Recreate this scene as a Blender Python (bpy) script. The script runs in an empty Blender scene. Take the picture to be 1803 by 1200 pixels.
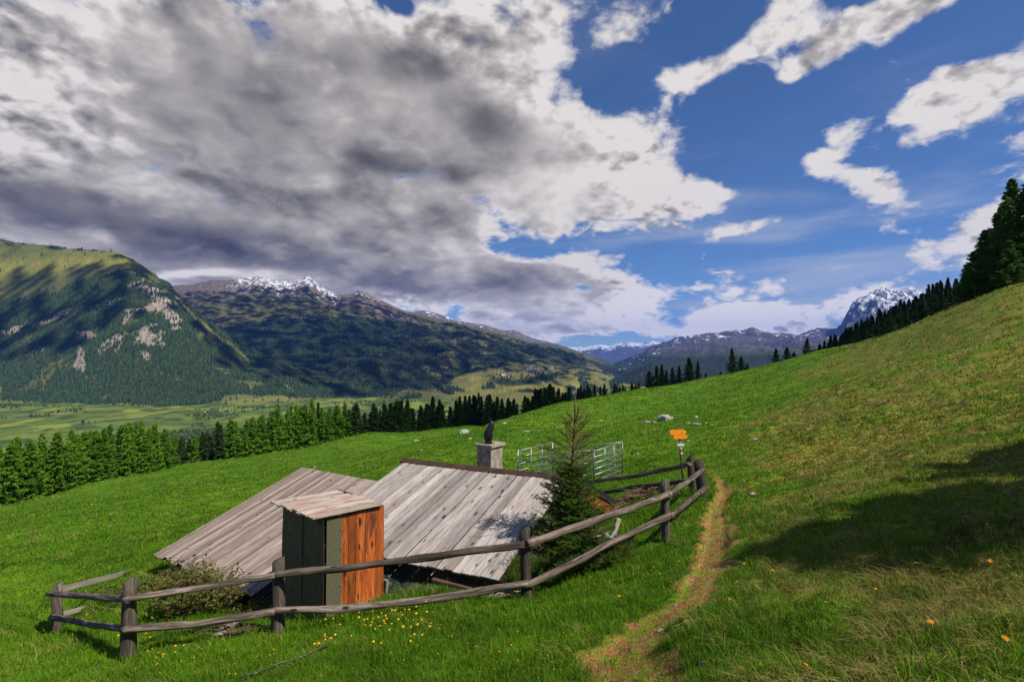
"""Alpine meadow with sunken hut roofs, log fence, valley and mountains (Blender 4.5)."""
EXPOSURE, SUN_ENERGY, CLOUD_GAIN, HAZE = 0.26, 5.0, 7.8, 2.4e-5
SHADE_TREES = [(1285, 985, 11, 1.5), (1350, 945, 13, 1.6), (1430, 900, 12, 1.6), (1520, 860, 13, 1.7), (1620, 825, 12, 1.8), (1730, 800, 13, 1.8), (1800, 785, 14, 1.8), (1300, 985, 9, 1.7), (1330, 968, 12, 1.8), (1400, 965, 10, 1.6), (1530, 935, 11, 1.5), (1660, 905, 10, 1.5), (1790, 890, 10, 1.5)]
import bpy, math, random
import numpy as np
from mathutils import Vector, Matrix
sc = bpy.context.scene
COL = sc.collection
R = math.radians
# ---------------------------------------------------------------- camera
FPX = 900.0                      # focal length in photo pixels (photo 1803 x 1200)
PITCH = math.atan(30 / FPX)      # horizon sits 30 photo pixels under the middle
cam_d = bpy.data.cameras.new('camera')
cam = bpy.data.objects.new('camera', cam_d)
COL.objects.link(cam)
cam_d.sensor_width = 36.0
cam_d.lens = 36.0 * FPX / 1803.0
cam_d.clip_start = 0.05
cam_d.clip_end = 120000
cam.location = (0, 0, 0)
cam.rotation_euler = (math.pi / 2 + PITCH, 0, 0)
sc.camera = cam
sc.view_settings.view_transform = 'Standard'
sc.view_settings.look = 'None'
sc.view_settings.gamma = 1.0
sc.view_settings.exposure = EXPOSURE
sc.cycles.max_bounces = 6
sc.cycles.diffuse_bounces = 3
sc.cycles.glossy_bounces = 2
sc.cycles.transmission_bounces = 3
sc.cycles.transparent_max_bounces = 16
sc.cycles.volume_bounces = 0
try:
    sc.cycles.use_denoising = True
    sc.cycles.denoiser = 'OPENIMAGEDENOISE'
    sc.cycles.denoising_prefilter = 'ACCURATE'
except Exception:
    pass

SUN_AZ = Vector((0.83, -0.56, 0)).normalized()      # horizontal direction towards the sun
SUN_EL = R(50)
SUN_DIR = Vector((SUN_AZ.x * math.cos(SUN_EL), SUN_AZ.y * math.cos(SUN_EL), math.sin(SUN_EL)))


def ray(px, py):
    a = (px - 901.5) / FPX
    b = (600 - py) / FPX
    return np.array([a, math.cos(PITCH) - b * math.sin(PITCH), math.sin(PITCH) + b * math.cos(PITCH)])


def P(px, py, Y):
    d = ray(px, py)
    return d * (Y / d[1])


def proj(x, y, z):
    yf = y * math.cos(PITCH) + z * math.sin(PITCH)
    zu = -y * math.sin(PITCH) + z * math.cos(PITCH)
    return 901.5 + FPX * x / yf, 600 - FPX * zu / yf


# ---------------------------------------------------------------- node helpers
class NT:
    def __init__(self, tree):
        self.t = tree

    def n(self, typ, **kw):
        nd = self.t.nodes.new(typ)
        for k, v in kw.items():
            setattr(nd, k, v)
        return nd

    def put(self, sock, v):
        if isinstance(v, bpy.types.NodeSocket):
            self.t.links.new(v, sock)
        elif v is not None:
            if isinstance(v, (tuple, list)) and len(v) == 3 and sock.type == 'RGBA':
                v = (*v, 1)
            sock.default_value = v

    def m(self, op, a, b=None, c=None, clamp=False):
        nd = self.n('ShaderNodeMath', operation=op, use_clamp=clamp)
        for s, v in zip(nd.inputs, (a, b, c)):
            self.put(s, v)
        return nd.outputs[0]

    def v(self, op, a, b=None, scale=None):
        nd = self.n('ShaderNodeVectorMath', operation=op)
        self.put(nd.inputs[0], a)
        if b is not None:
            self.put(nd.inputs[1], b)
        if scale is not None:
            self.put(nd.inputs['Scale'], scale)
        return nd.outputs['Value'] if op in ('LENGTH', 'DOT_PRODUCT', 'DISTANCE') else nd.outputs[0]

    def mix(self, f, a, b, blend='MIX'):
        nd = self.n('ShaderNodeMix', data_type='RGBA', blend_type=blend)
        self.put(nd.inputs[0], f)
        self.put(nd.inputs[6], a)
        self.put(nd.inputs[7], b)
        return nd.outputs[2]

    def mixf(self, f, a, b):
        nd = self.n('ShaderNodeMix', data_type='FLOAT')
        self.put(nd.inputs[0], f)
        self.put(nd.inputs[2], a)
        self.put(nd.inputs[3], b)
        return nd.outputs[0]

    def rng(self, v, a, b, c=0.0, d=1.0, smooth=True):
        nd = self.n('ShaderNodeMapRange', interpolation_type='SMOOTHSTEP' if smooth else 'LINEAR')
        for i, x in enumerate((v, a, b, c, d)):
            self.put(nd.inputs[i], x)
        return nd.outputs[0]

    def noise(self, vec, scale=1.0, detail=4, rough=0.5, lac=2.0, dist=0.0, color=False):
        nd = self.n('ShaderNodeTexNoise')
        self.put(nd.inputs['Vector'], vec)
        nd.inputs['Scale'].default_value = scale
        nd.inputs['Detail'].default_value = detail
        nd.inputs['Roughness'].default_value = rough
        nd.inputs['Lacunarity'].default_value = lac
        nd.inputs['Distortion'].default_value = dist
        return nd.outputs[1 if color else 0]

    def vor(self, vec, scale=1.0, feature='F1', smooth=None, rand=1.0, out=0):
        nd = self.n('ShaderNodeTexVoronoi', feature=feature)
        self.put(nd.inputs['Vector'], vec)
        nd.inputs['Scale'].default_value = scale
        nd.inputs['Randomness'].default_value = rand
        if smooth is not None:
            nd.inputs['Smoothness'].default_value = smooth
        return nd.outputs[out]

    def ramp(self, f, stops):
        nd = self.n('ShaderNodeValToRGB')
        self.put(nd.inputs[0], f)
        el = nd.color_ramp.elements
        while len(el) < len(stops):
            el.new(0.5)
        for e, (p, c) in zip(el, stops):
            e.position = p
            e.color = (*c, 1) if len(c) == 3 else c
        return nd.outputs[0]

    def attr(self, name, out=2):
        return self.n('ShaderNodeAttribute', attribute_name=name).outputs[out]

    def sep(self, v):
        nd = self.n('ShaderNodeSeparateXYZ')
        self.put(nd.inputs[0], v)
        return nd.outputs

    def comb(self, x, y, z):
        nd = self.n('ShaderNodeCombineXYZ')
        for s, v in zip(nd.inputs, (x, y, z)):
            self.put(s, v)
        return nd.outputs[0]

    def bump(self, h, strength=0.5, dist=0.02):
        nd = self.n('ShaderNodeBump')
        nd.inputs['Strength'].default_value = strength
        nd.inputs['Distance'].default_value = dist
        self.put(nd.inputs['Height'], h)
        return nd.outputs[0]


def material(name, build, rough=0.85, spec=0.3, translucent=0.0, metal=0.0):
    """build(nt) -> (colour, normal or None[, roughness])"""
    mt = bpy.data.materials.new(name)
    mt.use_nodes = True
    t = mt.node_tree
    t.nodes.clear()
    nt = NT(t)
    out = nt.n('ShaderNodeOutputMaterial')
    bs = nt.n('ShaderNodeBsdfPrincipled')
    res = build(nt)
    nt.put(bs.inputs['Base Color'], res[0])
    bs.inputs['Roughness'].default_value = rough
    bs.inputs['Specular IOR Level'].default_value = spec
    bs.inputs['Metallic'].default_value = metal
    if len(res) > 1 and res[1] is not None:
        nt.put(bs.inputs['Normal'], res[1])
    if len(res) > 2 and res[2] is not None:
        nt.put(bs.inputs['Roughness'], res[2])
    sh = bs.outputs[0]
    if translucent:
        tr = nt.n('ShaderNodeBsdfTranslucent')
        nt.put(tr.inputs[0], res[0])
        mx = nt.n('ShaderNodeMixShader')
        mx.inputs[0].default_value = translucent
        t.links.new(sh, mx.inputs[1])
        t.links.new(tr.outputs[0], mx.inputs[2])
        sh = mx.outputs[0]
    t.links.new(sh, out.inputs[0])
    return mt


# ---------------------------------------------------------------- world: Nishita sky with clouds by direction
world = bpy.data.worlds.new('World')
sc.world = world
world.use_nodes = True
wt = world.node_tree
wt.nodes.clear()
W = NT(wt)
w_out = W.n('ShaderNodeOutputWorld')
w_bg = W.n('ShaderNodeBackground')
wt.links.new(w_bg.outputs[0], w_out.inputs[0])
sky = W.n('ShaderNodeTexSky', sky_type='NISHITA')
sky.sun_disc = False
sky.sun_elevation = SUN_EL
sky.sun_rotation = math.atan2(SUN_AZ.x, SUN_AZ.y)
sky.altitude = 1800
sky.air_density = 1.0
sky.dust_density = 0.3
sky.ozone_density = 2.0
SKY_STRENGTH = 0.1
w_bg.inputs[1].default_value = SKY_STRENGTH

D = W.n('ShaderNodeTexCoord').outputs['Generated']
dx, dy, dz = W.sep(D)
az = W.m('ARCTAN2', dx, dy)
el = W.m('ARCSINE', dz)
azel = W.comb(az, el, 0.0)


def azel_of(px, py):
    d = ray(px, py)
    d = d / np.linalg.norm(d)
    return math.atan2(d[0], d[1]), math.asin(d[2])


def blob_sum(blobs, warp):
    """sum of soft elliptical blobs; each is (px, py, sx, sy, tilt degrees, amount) read off in the photo and turned into sky angles"""
    tot = None
    for (px, py, sx, sy, rot, amp) in blobs:
        a0, e0 = azel_of(px, py)
        a1, _ = azel_of(px + sx * 0.5, py)
        a2, _ = azel_of(px - sx * 0.5, py)
        _, e1 = azel_of(px, py - sy * 0.5)
        _, e2 = azel_of(px, py + sy * 0.5)
        sa, se = abs(a1 - a2), abs(e1 - e2)
        d = W.v('SUBTRACT', warp, (a0, e0, 0))
        if rot:
            rn = W.n('ShaderNodeVectorRotate', rotation_type='Z_AXIS')
            W.put(rn.inputs['Vector'], d)
            rn.inputs['Angle'].default_value = -R(rot)
            d = rn.outputs[0]
        d = W.v('MULTIPLY', d, (1 / sa, 1 / se, 0))
        q = W.v('DOT_PRODUCT', d, d)
        g = W.m('EXPONENT', W.m('MULTIPLY', q, -0.9))
        tot = W.m('MULTIPLY', g, amp) if tot is None else W.m('MULTIPLY_ADD', g, amp, tot)
    return tot


# perspective of a cloud deck: detail gets smaller towards the horizon
pz = W.m('ADD', W.m('MAXIMUM', dz, 0.0), 0.42)
cp = W.v('SCALE', D, scale=W.m('DIVIDE', 1.0, pz))
cp = W.v('MULTIPLY', cp, (1.25, 1.25, 1.7))
w1 = W.noise(cp, 2.0, 4, 0.5, color=True)
warp = W.v('MULTIPLY_ADD', W.v('SUBTRACT', w1, (0.5, 0.5, 0.5)), (0.16, 0.10, 0))
warp.node.inputs[2].default_value = (0, 0, 0)
wt.links.new(azel, warp.node.inputs[2])
COVER = [
    # the great grey bank over the left half
    (250, 150, 560, 230, 0, 1.0), (650, 120, 340, 200, 0, 0.9), (150, 400, 420, 130, 0, 1.0), (760, 300, 260, 130, 0, 1.1),
    (1000, 60, 150, 90, 10, 0.7), (1130, 50, 90, 55, 20, 0.5), (1020, 250, 120, 70, 0, 0.6), (1110, 340, 160, 52, -6, 0.95),
    (1240, 352, 110, 22, -6, 0.75), (1000, 370, 140, 40, 0, 0.6), (600, 460, 300, 70, 0, 1.0), (200, 440, 350, 60, 0, 1.0), (350, 480, 420, 50, 0, 0.9), (900, 510, 150, 50, 0, 1.1), (1030, 500, 120, 40, 0, 1.0), (960, 560, 180, 36, 0, 1.0), (1110, 500, 60, 14, 0, 0.5),
    (1140, 200, 70, 22, 22, 0.35), (800, 440, 90, 50, 0, 0.5),
    # low bank on the far peaks
    (1000, 580, 200, 26, 0, 0.7), (1200, 580, 200, 20, 0, 0.6), (1370, 552, 100, 30, 0, 0.85), (1480, 540, 90, 30, 0, 0.8),
    (1540, 512, 80, 22, 0, 0.9), (1280, 568, 80, 22, 0, 0.7),
    # scattered cumulus right
    (1300, 92, 70, 34, 14, 0.95), (1380, 62, 70, 44, 10, 1.0), (1395, 125, 44, 22, 20, 0.85), (1215, 132, 42, 30, 0, 1.05), (1465, 68, 80, 46, 14, 0.95), (1550, 40, 80, 44, 14, 1.0), (1625, 8, 60, 36, 10, 0.9),
    (1390, 130, 52, 26, 20, 0.75), (1395, 5, 120, 26, 0, 0.6), (1562, 122, 30, 12, 0, 0.8),
    (1515, 225, 58, 34, 30, 1.0), (1465, 290, 42, 32, 0, 0.9), (1505, 318, 62, 30, 0, 1.0), (1545, 345, 40, 24, -20, 0.85), (1440, 290, 34, 28, 0, 0.6),
    (1625, 190, 46, 34, 20, 0.85), (1690, 170, 60, 44, 20, 1.0), (1665, 225, 60, 24, 20, 0.6), (1770, 165, 70, 46, 10, 1.05), (1620, 235, 40, 22, 0, 0.45),
    (1345, 386, 56, 15, 10, 1.05), (1295, 400, 36, 13, 0, 0.9), (1315, 188, 36, 12, 20, 0.65), (1780, 18, 30, 12, 0, 0.4),
    (1680, 445, 60, 22, 10, 0.75), (1765, 400, 70, 30, 20, 0.85), (1690, 480, 70, 24, 10, 0.75), (1115, 408, 26, 10, 0, 0.45),
    (985, 402, 40, 12, 0, 0.5),
    # clear sky
    (705, 4, 50, 24, -10, -1.0), (1090, 160, 46, 50, 20, -0.75), (1240, 250, 120, 50, 0, -0.6), (1200, 440, 200, 34, 0, -0.5),
    (1235, 30, 26, 60, 10, -0.6), (1380, 210, 90, 50, 0, -0.7), (1350, 300, 70, 36, 0, -0.6), (1580, 110, 100, 22, 14, -0.5), (1660, 300, 80, 40, 0, -0.7), (1395, 340, 30, 30, 0, -0.4), (900, 425, 26, 24, 0, -0.3), (985, 182, 22, 10, 0, -0.4), (1000, 430, 60, 12, 0, -0.5),
]
cover = blob_sum(COVER, warp)


def p_w(p, k=0.12):
    n = W.noise(p, 5.0, 4, 0.55, color=True)
    nd = W.v('MULTIPLY_ADD', W.v('SUBTRACT', n, (0.5, 0.5, 0.5)), (k, k, k))
    wt.links.new(p, nd.node.inputs[2])
    return nd


def cloud_noise(p, detail=9):
    q = p_w(p, 0.16)
    a = W.noise(p, 3.0, detail, 0.58)
    b = W.vor(q, 4.6, 'F1')
    c = W.vor(q, 11.0, 'F1')
    e = W.vor(q, 26.0, 'F1')
    h = W.m('MULTIPLY_ADD', b, -0.20, a)
    h = W.m('MULTIPLY_ADD', c, -0.14, h)
    return W.m('MULTIPLY_ADD', e, -0.09, h)


n0 = cloud_noise(cp)
up = Vector((0.62, -0.1, 0.78)) * 0.040
n1 = cloud_noise(W.v('ADD', cp, tuple(up)), 7)
NM = 0.265
amp_n = W.rng(W.m('MULTIPLY', cover, 1.0), 0.0, 0.9, 0.6, 3.2)
nbig = W.noise(p_w(cp, 0.3), 7.0, 6, 0.6)
dens = W.m('MULTIPLY_ADD', W.m('ADD', W.m('SUBTRACT', n0, NM), W.m('MULTIPLY', W.m('SUBTRACT', nbig, 0.52), 0.55)), 4.0, W.m('MINIMUM', W.m('MULTIPLY', cover, 1.05), 1.7))
alpha = W.rng(dens, 0.30, 1.02)
bank = W.rng(az, azel_of(980, 300)[0], azel_of(1180, 300)[0], 1.0, 0.0)
core = W.m('MULTIPLY', W.rng(cover, 0.9, 1.5), bank)
thick = W.m('MULTIPLY', W.rng(dens, 0.45, 1.45), W.mixf(bank, 0.45, 1.0))


def billow(p):
    q = p_w(p, 0.22)
    b = W.m('MULTIPLY', W.vor(q, 2.6, 'SMOOTH_F1', 0.35), -0.55)
    b = W.m('MULTIPLY_ADD', W.vor(q, 6.0, 'F1'), -0.26, b)
    b = W.m('MULTIPLY_ADD', W.vor(q, 14.0, 'F1'), -0.10, b)
    return W.m('MULTIPLY_ADD', W.noise(p, 8.0, 5, 0.55), 0.12, b)


bil = W.m('SUBTRACT', billow(cp), billow(W.v('ADD', cp, tuple(up * 1.8))))
relief = W.m('MULTIPLY', W.m('SUBTRACT', n0, n1), W.mixf(core, 1.5, 0.10))
# thin high veil low on the right
veil_p = W.v('MULTIPLY', W.v('ADD', cp, (3.1, 0, 0)), (0.8, 0.8, 5.0))
veil = W.rng(W.noise(veil_p, 1.5, 6, 0.55, dist=0.4), 0.47, 0.75)
veil = W.m('MULTIPLY', veil, W.rng(el, 0.50, 0.12, 0.10, 0.6))
DARK = [
    (40, 320, 200, 46, 0, 0.34), (110, 385, 280, 34, 0, 0.22), (330, 300, 150, 60, -20, 0.14), (400, 415, 200, 36, 0, 0.16), (740, 110, 130, 38, 0, 0.55),
    (730, 300, 150, 34, 0, 0.45), (560, 345, 80, 18, 0, 0.35), (560, 470, 220, 50, 0, 0.3), (860, 205, 60, 40, 0, 0.32),
    (770, 390, 60, 22, 0, 0.4), (500, 190, 90, 50, 0, 0.12), (200, 160, 170, 50, -20, 0.16), (60, 40, 200, 80, 0, 0.22), (400, 10, 180, 22, 0, 0.22), (870, 515, 40, 26, 0, 0.35),
    (830, 60, 70, 40, 0, 0.2), (950, 30, 80, 26, 0, 0.2), (700, 500, 100, 50, 0, 0.2),
    (300, 130, 60, 40, 0, -0.22), (170, 70, 60, 26, 0, -0.16), (620, 60, 130, 36, 0, -0.18), (180, 420, 34, 18, 0, -0.35), (560, 320, 30, 30, 0, -0.25), (640, 385, 110, 14, 0, -0.2),
    (480, 440, 260, 40, 0, 0.08), (330, 487, 140, 10, 8, -0.75), (500, 485, 90, 12, 0, -0.4), (1300, 560, 380, 50, 0, -0.40), (1080, 330, 260, 80, 0, -0.20), (900, 440, 140, 30, 0, -0.12),
]
dark = blob_sum(DARK, warp)
lum = W.m('MULTIPLY_ADD', relief, 2.3, 1.16)
lum = W.m('MULTIPLY_ADD', bil, W.mixf(bank, 1.0, 0.85), lum)
lum = W.m('SUBTRACT', lum, W.m('MULTIPLY', thick, 0.20))
lum = W.m('SUBTRACT', lum, W.m('MULTIPLY', core, 0.24))
dk = W.m('MULTIPLY', dark, W.rng(W.noise(p_w(cp, 0.3), 1.7, 6, 0.55), 0.38, 0.58, 0.40, 0.95))
lum = W.m('SUBTRACT', lum, dk)
lum = W.m('MULTIPLY_ADD', W.m('SUBTRACT', W.noise(p_w(cp, 0.35), 1.9, 6, 0.5), 0.5), W.mixf(bank, 0.35, 0.42), lum)
lum = W.m('MAXIMUM', W.m('MINIMUM', lum, 1.0), 0.12)
ccol = W.ramp(lum, [(0.0, (0.034, 0.030, 0.026)), (0.25, (0.098, 0.089, 0.080)), (0.5, (0.235, 0.220, 0.207)), (0.75, (0.50, 0.465, 0.44)), (1.0, (0.90, 0.85, 0.81))])
ccol = W.v('SCALE', ccol, scale=W.m('MULTIPLY', W.rng(el, 0.20, 0.03, 1.0, 1.35), CLOUD_GAIN))
# deep saturated blue of the photograph
skyc = W.mix(1.0, sky.outputs[0], (0.52, 0.70, 0.93), 'MULTIPLY')
skyc = W.mix(veil, skyc, W.v('SCALE', (0.62, 0.66, 0.72), scale=CLOUD_GAIN))
wcol = W.mix(alpha, skyc, ccol)
wcol = W.mix(W.rng(el, -0.03, 0.0), W.v('SCALE', (0.20, 0.22, 0.25), scale=CLOUD_GAIN * 0.7), wcol)
wt.links.new(wcol, w_bg.inputs[0])
try:
    world.cycles.sampling_method = 'MANUAL'
    world.cycles.sample_map_resolution = 512
except Exception:
    pass

sun_d = bpy.data.lights.new('sun', 'SUN')
sun_d.energy = SUN_ENERGY
sun_d.angle = R(0.55)
sun_d.color = (1.0, 0.95, 0.86)
sun = bpy.data.objects.new('sun', sun_d)
COL.objects.link(sun)
sun.rotation_euler = SUN_DIR.to_track_quat('Z', 'Y').to_euler()


# ---------------------------------------------------------------- general helpers
def tag(o, label=None, cat=None, group=None, kind=None):
    for k, v in (('label', label), ('category', cat), ('group', group), ('kind', kind)):
        if v is not None:
            o[k] = v
    return o


def empty(name, loc=(0, 0, 0), rz=0.0):
    o = bpy.data.objects.new(name, None)
    o.location = loc
    o.rotation_euler = (0, 0, rz)
    o.empty_display_size = 0.2
    COL.objects.link(o)
    return o


def link_mesh(name, me, mat=None, parent=None):
    o = bpy.data.objects.new(name, me)
    COL.objects.link(o)
    if mat is not None and not len(me.materials):
        me.materials.append(mat)
    if parent is not None:
        o.parent = parent
    return o


def np_mesh(name, V, F, mat=None, parent=None, attrs=None, uv=None, smooth=False, link=True):
    """V (n,3); F (m,k) array or list of such arrays; attrs {name: (n,) floats}; uv (n,2) per vertex"""
    V = np.asarray(V, dtype=np.float32)
    Fs = F if isinstance(F, list) else [F]
    me = bpy.data.meshes.new(name)
    me.vertices.add(len(V))
    me.vertices.foreach_set('co', V.ravel())
    nl = sum(f.size for f in Fs)
    npoly = sum(len(f) for f in Fs)
    me.loops.add(nl)
    me.polygons.add(npoly)
    li = np.concatenate([f.ravel() for f in Fs]).astype(np.int32)
    me.loops.foreach_set('vertex_index', li)
    sizes = np.concatenate([np.full(len(f), f.shape[1]) for f in Fs])
    starts = np.concatenate([[0], np.cumsum(sizes)[:-1]]).astype(np.int32)
    me.polygons.foreach_set('loop_start', starts)
    me.update(calc_edges=True)
    me.polygons.foreach_set('use_smooth', np.full(npoly, bool(smooth)))
    for k, a in (attrs or {}).items():
        at = me.attributes.new(k, 'FLOAT', 'POINT')
        at.data.foreach_set('value', np.asarray(a, dtype=np.float32))
    if uv is not None:
        l = me.uv_layers.new(name='UVMap')
        l.data.foreach_set('uv', np.asarray(uv, dtype=np.float32)[li].ravel())
    if mat is not None:
        me.materials.append(mat)
    if not link:
        return me
    return link_mesh(name, me, None, parent)


_rs = np.random.RandomState(7)
_perm = _rs.permutation(4096).astype(np.int64)
_grad = _rs.normal(size=(4096, 3))
_grad /= np.linalg.norm(_grad, axis=1)[:, None]


def perlin(x, y, z=None):
    x = np.asarray(x, dtype=float)
    y = np.asarray(y, dtype=float)
    z = np.full_like(x, 0.37) if z is None else np.asarray(z, dtype=float)
    xi, yi, zi = np.floor(x).astype(np.int64), np.floor(y).astype(np.int64), np.floor(z).astype(np.int64)
    xf, yf, zf = x - xi, y - yi, z - zi
    fade = lambda t: t * t * t * (t * (t * 6 - 15) + 10)
    u, v, w = fade(xf), fade(yf), fade(zf)
    out = 0
    for i in (0, 1):
        for j in (0, 1):
            for k in (0, 1):
                h = _perm[(_perm[(_perm[(xi + i) & 4095] + yi + j) & 4095] + zi + k) & 4095]
                g = _grad[h]
                d = g[..., 0] * (xf - i) + g[..., 1] * (yf - j) + g[..., 2] * (zf - k)
                out = out + d * (u if i else 1 - u) * (v if j else 1 - v) * (w if k else 1 - w)
    return out * 1.6


def fbm(x, y, z=None, oct=5, gain=0.5, lac=2.03, ridged=False):
    a, f, s, t = 1.0, 1.0, 0.0, 0.0
    for o in range(oct):
        n = perlin(x * f + 17.1 * o, y * f - 9.3 * o, None if z is None else z * f)
        if ridged:
            n = 1 - 2 * np.abs(n)
        s = s + a * n
        t += a
        a *= gain
        f *= lac
    return s / t


def sstep(x, a, b):
    t = np.clip((x - a) / (b - a), 0, 1)
    return t * t * (3 - 2 * t)


def interp(x, pts):
    p = np.array(pts, dtype=float)
    return np.interp(x, p[:, 0], p[:, 1])
# ================================================================ near terrain: a smooth surface through measured points
CP = []   # x, y, z


def cpx(px, py, Y):
    CP.append(tuple(P(px, py, Y)))


# fence post feet
POSTS = [(101, 1028, 1118, 10.7), (228, 1019, 1155, 7.0), (490, 985, 1115, 7.56), (925, 931, 1052, 7.8), (1171, 846, 947, 9.2), (1232, 811, 874, 12.5)]
for px, pt, pf, Y in POSTS:
    cpx(px, pf, Y)
for a in [
    # foreground, bottom of the frame
    (0, 1200, 7.3), (0, 1100, 9.6), (230, 1200, 6.3), (500, 1200, 5.6), (760, 1200, 5.0), (930, 1200, 4.8), (1130, 1200, 4.3), (1300, 1200, 3.8),
    (1500, 1200, 3.3), (1803, 1200, 2.7), (700, 1100, 6.9), (1000, 1090, 6.6), (1150, 1080, 6.0), (1240, 1010, 6.7), (1250, 950, 8.6), (1275, 870, 13.0),
    (1400, 1050, 5.2), (1500, 950, 6.6), (1350, 900, 10.0), (1803, 1050, 3.9), (1803, 900, 6.6), (1803, 780, 12), (1600, 850, 9.5), (1803, 680, 24), (1803, 600, 42),
    (1803, 540, 62), (1803, 500, 82), (1600, 740, 20), (1600, 660, 38), (1600, 610, 75), (1600, 578, 125), (1450, 780, 20), (1450, 700, 42), (1450, 650, 90), (1450, 616, 185), (1490, 611, 150), (1558, 589, 120), (1652, 553, 100), (1736, 520, 88),
    (1330, 800, 22), (1300, 740, 44), (1330, 690, 90), (1330, 652, 200), (1203, 850, 15.5),
    # corral, stones
    (1094, 833, 25), (1045, 852, 23), (972, 845, 27), (912, 860, 25), (1030, 880, 20), (1170, 741, 58), (1130, 780, 38), (1250, 735, 60), (1230, 690, 130),
    # yard between fence and hut
    (1060, 960, 10.0), (1090, 930, 11.8), (1120, 885, 14.5), (1000, 1015, 9.1), (650, 1065, 8.4), (575, 1092, 8.2), (480, 1085, 9.2), (370, 1080, 9.0), (300, 1000, 12.2),
    (280, 985, 13.0), (160, 1060, 11.0), (800, 1045, 8.3),
    # meadow left
    (100, 980, 17), (0, 1000, 14), (0, 950, 30), (0, 915, 70), (0, 893, 118), (200, 920, 30), (165, 852, 140), (300, 880, 45), (330, 816, 165), (200, 880, 60),
    (480, 840, 70), (480, 797, 182), (560, 786, 190), (500, 880, 40), (650, 765, 205), (600, 830, 60), (760, 757, 215), (830, 750, 230), (660, 800, 85), (700, 800, 60), (640, 850, 28),
    (330, 838, 110), (480, 818, 120), (560, 806, 120), (200, 868, 100), (100, 892, 70), (100, 874, 110), (0, 903, 95), (650, 785, 130), (330, 858, 70), (480, 803, 155), (330, 824, 140), (760, 765, 170),
    # near swell
    (745, 778, 90), (815, 765, 80), (870, 746, 110), (960, 723, 140), (1050, 706, 170), (1130, 691, 200), (1240, 670, 215),
    (800, 790, 45), (900, 775, 50), (950, 760, 62), (1050, 745, 75), (1050, 790, 38),
    # ground falling away behind the crests
    (745, 800, 125), (900, 765, 160), (1000, 738, 200), (1130, 712, 250), (1000, 730, 250), (900, 752, 240), (1130, 725, 330), (1240, 690, 280), (1330, 680, 290), (900, 765, 330),
    (500, 840, 270), (200, 930, 240), (0, 990, 220), (-200, 1010, 200), (-200, 950, 100), (-200, 1090, 20), (700, 800, 300), (1450, 640, 270),
    (1500, 626, 300), (1600, 582, 300), (1700, 550, 300), (1803, 520, 260), (1736, 530, 170), (1803, 508, 150), (2000, 400, 220), (2100, 450, 80), (2200, 560, 20), (2300, 700, 8),
]:
    cpx(*a)
# under the camera and behind it
CP += [(0, 0, -1.7), (1.5, 0.5, -1.3), (-2, 1, -2.35), (-8, 0, -4.0), (8, -3, 1.0), (15, -3, 2.6), (15, 3, 1.6), (0, -12, -1.0), (-30, -10, -11), (30, -30, 10), (-40, 20, -15), (60, 0, 22),
       (0, -60, 4), (-60, -60, -14), (80, -80, 35), (0, -300, 40), (-300, -100, -60), (300, -200, 120), (300, 60, 110), (-280, 80, -85)]
CP = np.array(CP)
# shape of the yard: dug down under the hut so that the roof hangs over a hollow
CP = np.vstack([CP, [(-1.6, 9.8, -4.35), (-3.6, 10.3, -4.75), (-0.6, 9.2, -4.2), (0.8, 12.5, -4.25), (-3.5, 12.5, -5.2), (-5.5, 12.0, -5.4), (-6.5, 14.5, -5.6), (-2.0, 15.5, -5.3), (2.6, 17.0, -5.2)]])


def _warp(x, y):
    r = np.hypot(x, y) + 1e-9
    L = np.log1p(r / 3.0)
    return x / r * L, y / r * L


_cx, _cy = _warp(CP[:, 0], CP[:, 1])


def _U(d2):
    return 0.5 * d2 * np.log(d2 + 1e-12)


_n = len(CP)
_K = _U((_cx[:, None] - _cx[None]) ** 2 + (_cy[:, None] - _cy[None]) ** 2) + np.eye(_n) * 2e-4
_A = np.zeros((_n + 3, _n + 3))
_A[:_n, :_n] = _K
_A[:_n, _n] = 1
_A[:_n, _n + 1] = _cx
_A[:_n, _n + 2] = _cy
_A[_n:, :_n] = _A[:_n, _n:].T
_b = np.zeros(_n + 3)
_b[:_n] = CP[:, 2]
_w = np.linalg.solve(_A, _b)

VALLEY = -262.0


def z_near(x, y):
    x = np.asarray(x, dtype=float)
    y = np.asarray(y, dtype=float)
    sh = x.shape
    x, y = x.ravel(), y.ravel()
    out = np.empty(len(x))
    for s in range(0, len(x), 20000):
        wx, wy = _warp(x[s:s + 20000], y[s:s + 20000])
        d2 = (wx[:, None] - _cx[None]) ** 2 + (wy[:, None] - _cy[None]) ** 2
        out[s:s + 20000] = _U(d2) @ _w[:_n] + _w[_n] + _w[_n + 1] * wx + _w[_n + 2] * wy
    return out.reshape(sh)


PATH = np.array([P(px, py, Y)[:2] for px, py, Y in [(1120, 1260, 3.7), (1130, 1200, 4.3), (1100, 1145, 5.0), (1150, 1100, 5.7), (1215, 1060, 6.0), (1250, 1000, 6.9), (1262, 950, 8.6), (1262, 905, 10.8), (1278, 865, 13.3), (1262, 835, 16.5), (1225, 805, 21)]])
PATH_W = np.array([0.34, 0.34, 0.32, 0.30, 0.26, 0.22, 0.20, 0.17, 0.14, 0.08, 0.03])


def path_dist(x, y):
    """distance to the trodden path divided by its half width"""
    best = np.full(np.shape(x), 1e9)
    for i in range(len(PATH) - 1):
        a, b = PATH[i], PATH[i + 1]
        d = b - a
        t = np.clip(((x - a[0]) * d[0] + (y - a[1]) * d[1]) / (d @ d), 0, 1)
        w = PATH_W[i] * (1 - t) + PATH_W[i + 1] * t
        best = np.minimum(best, np.hypot(x - a[0] - t * d[0], y - a[1] - t * d[1]) / w)
    return best


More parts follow.
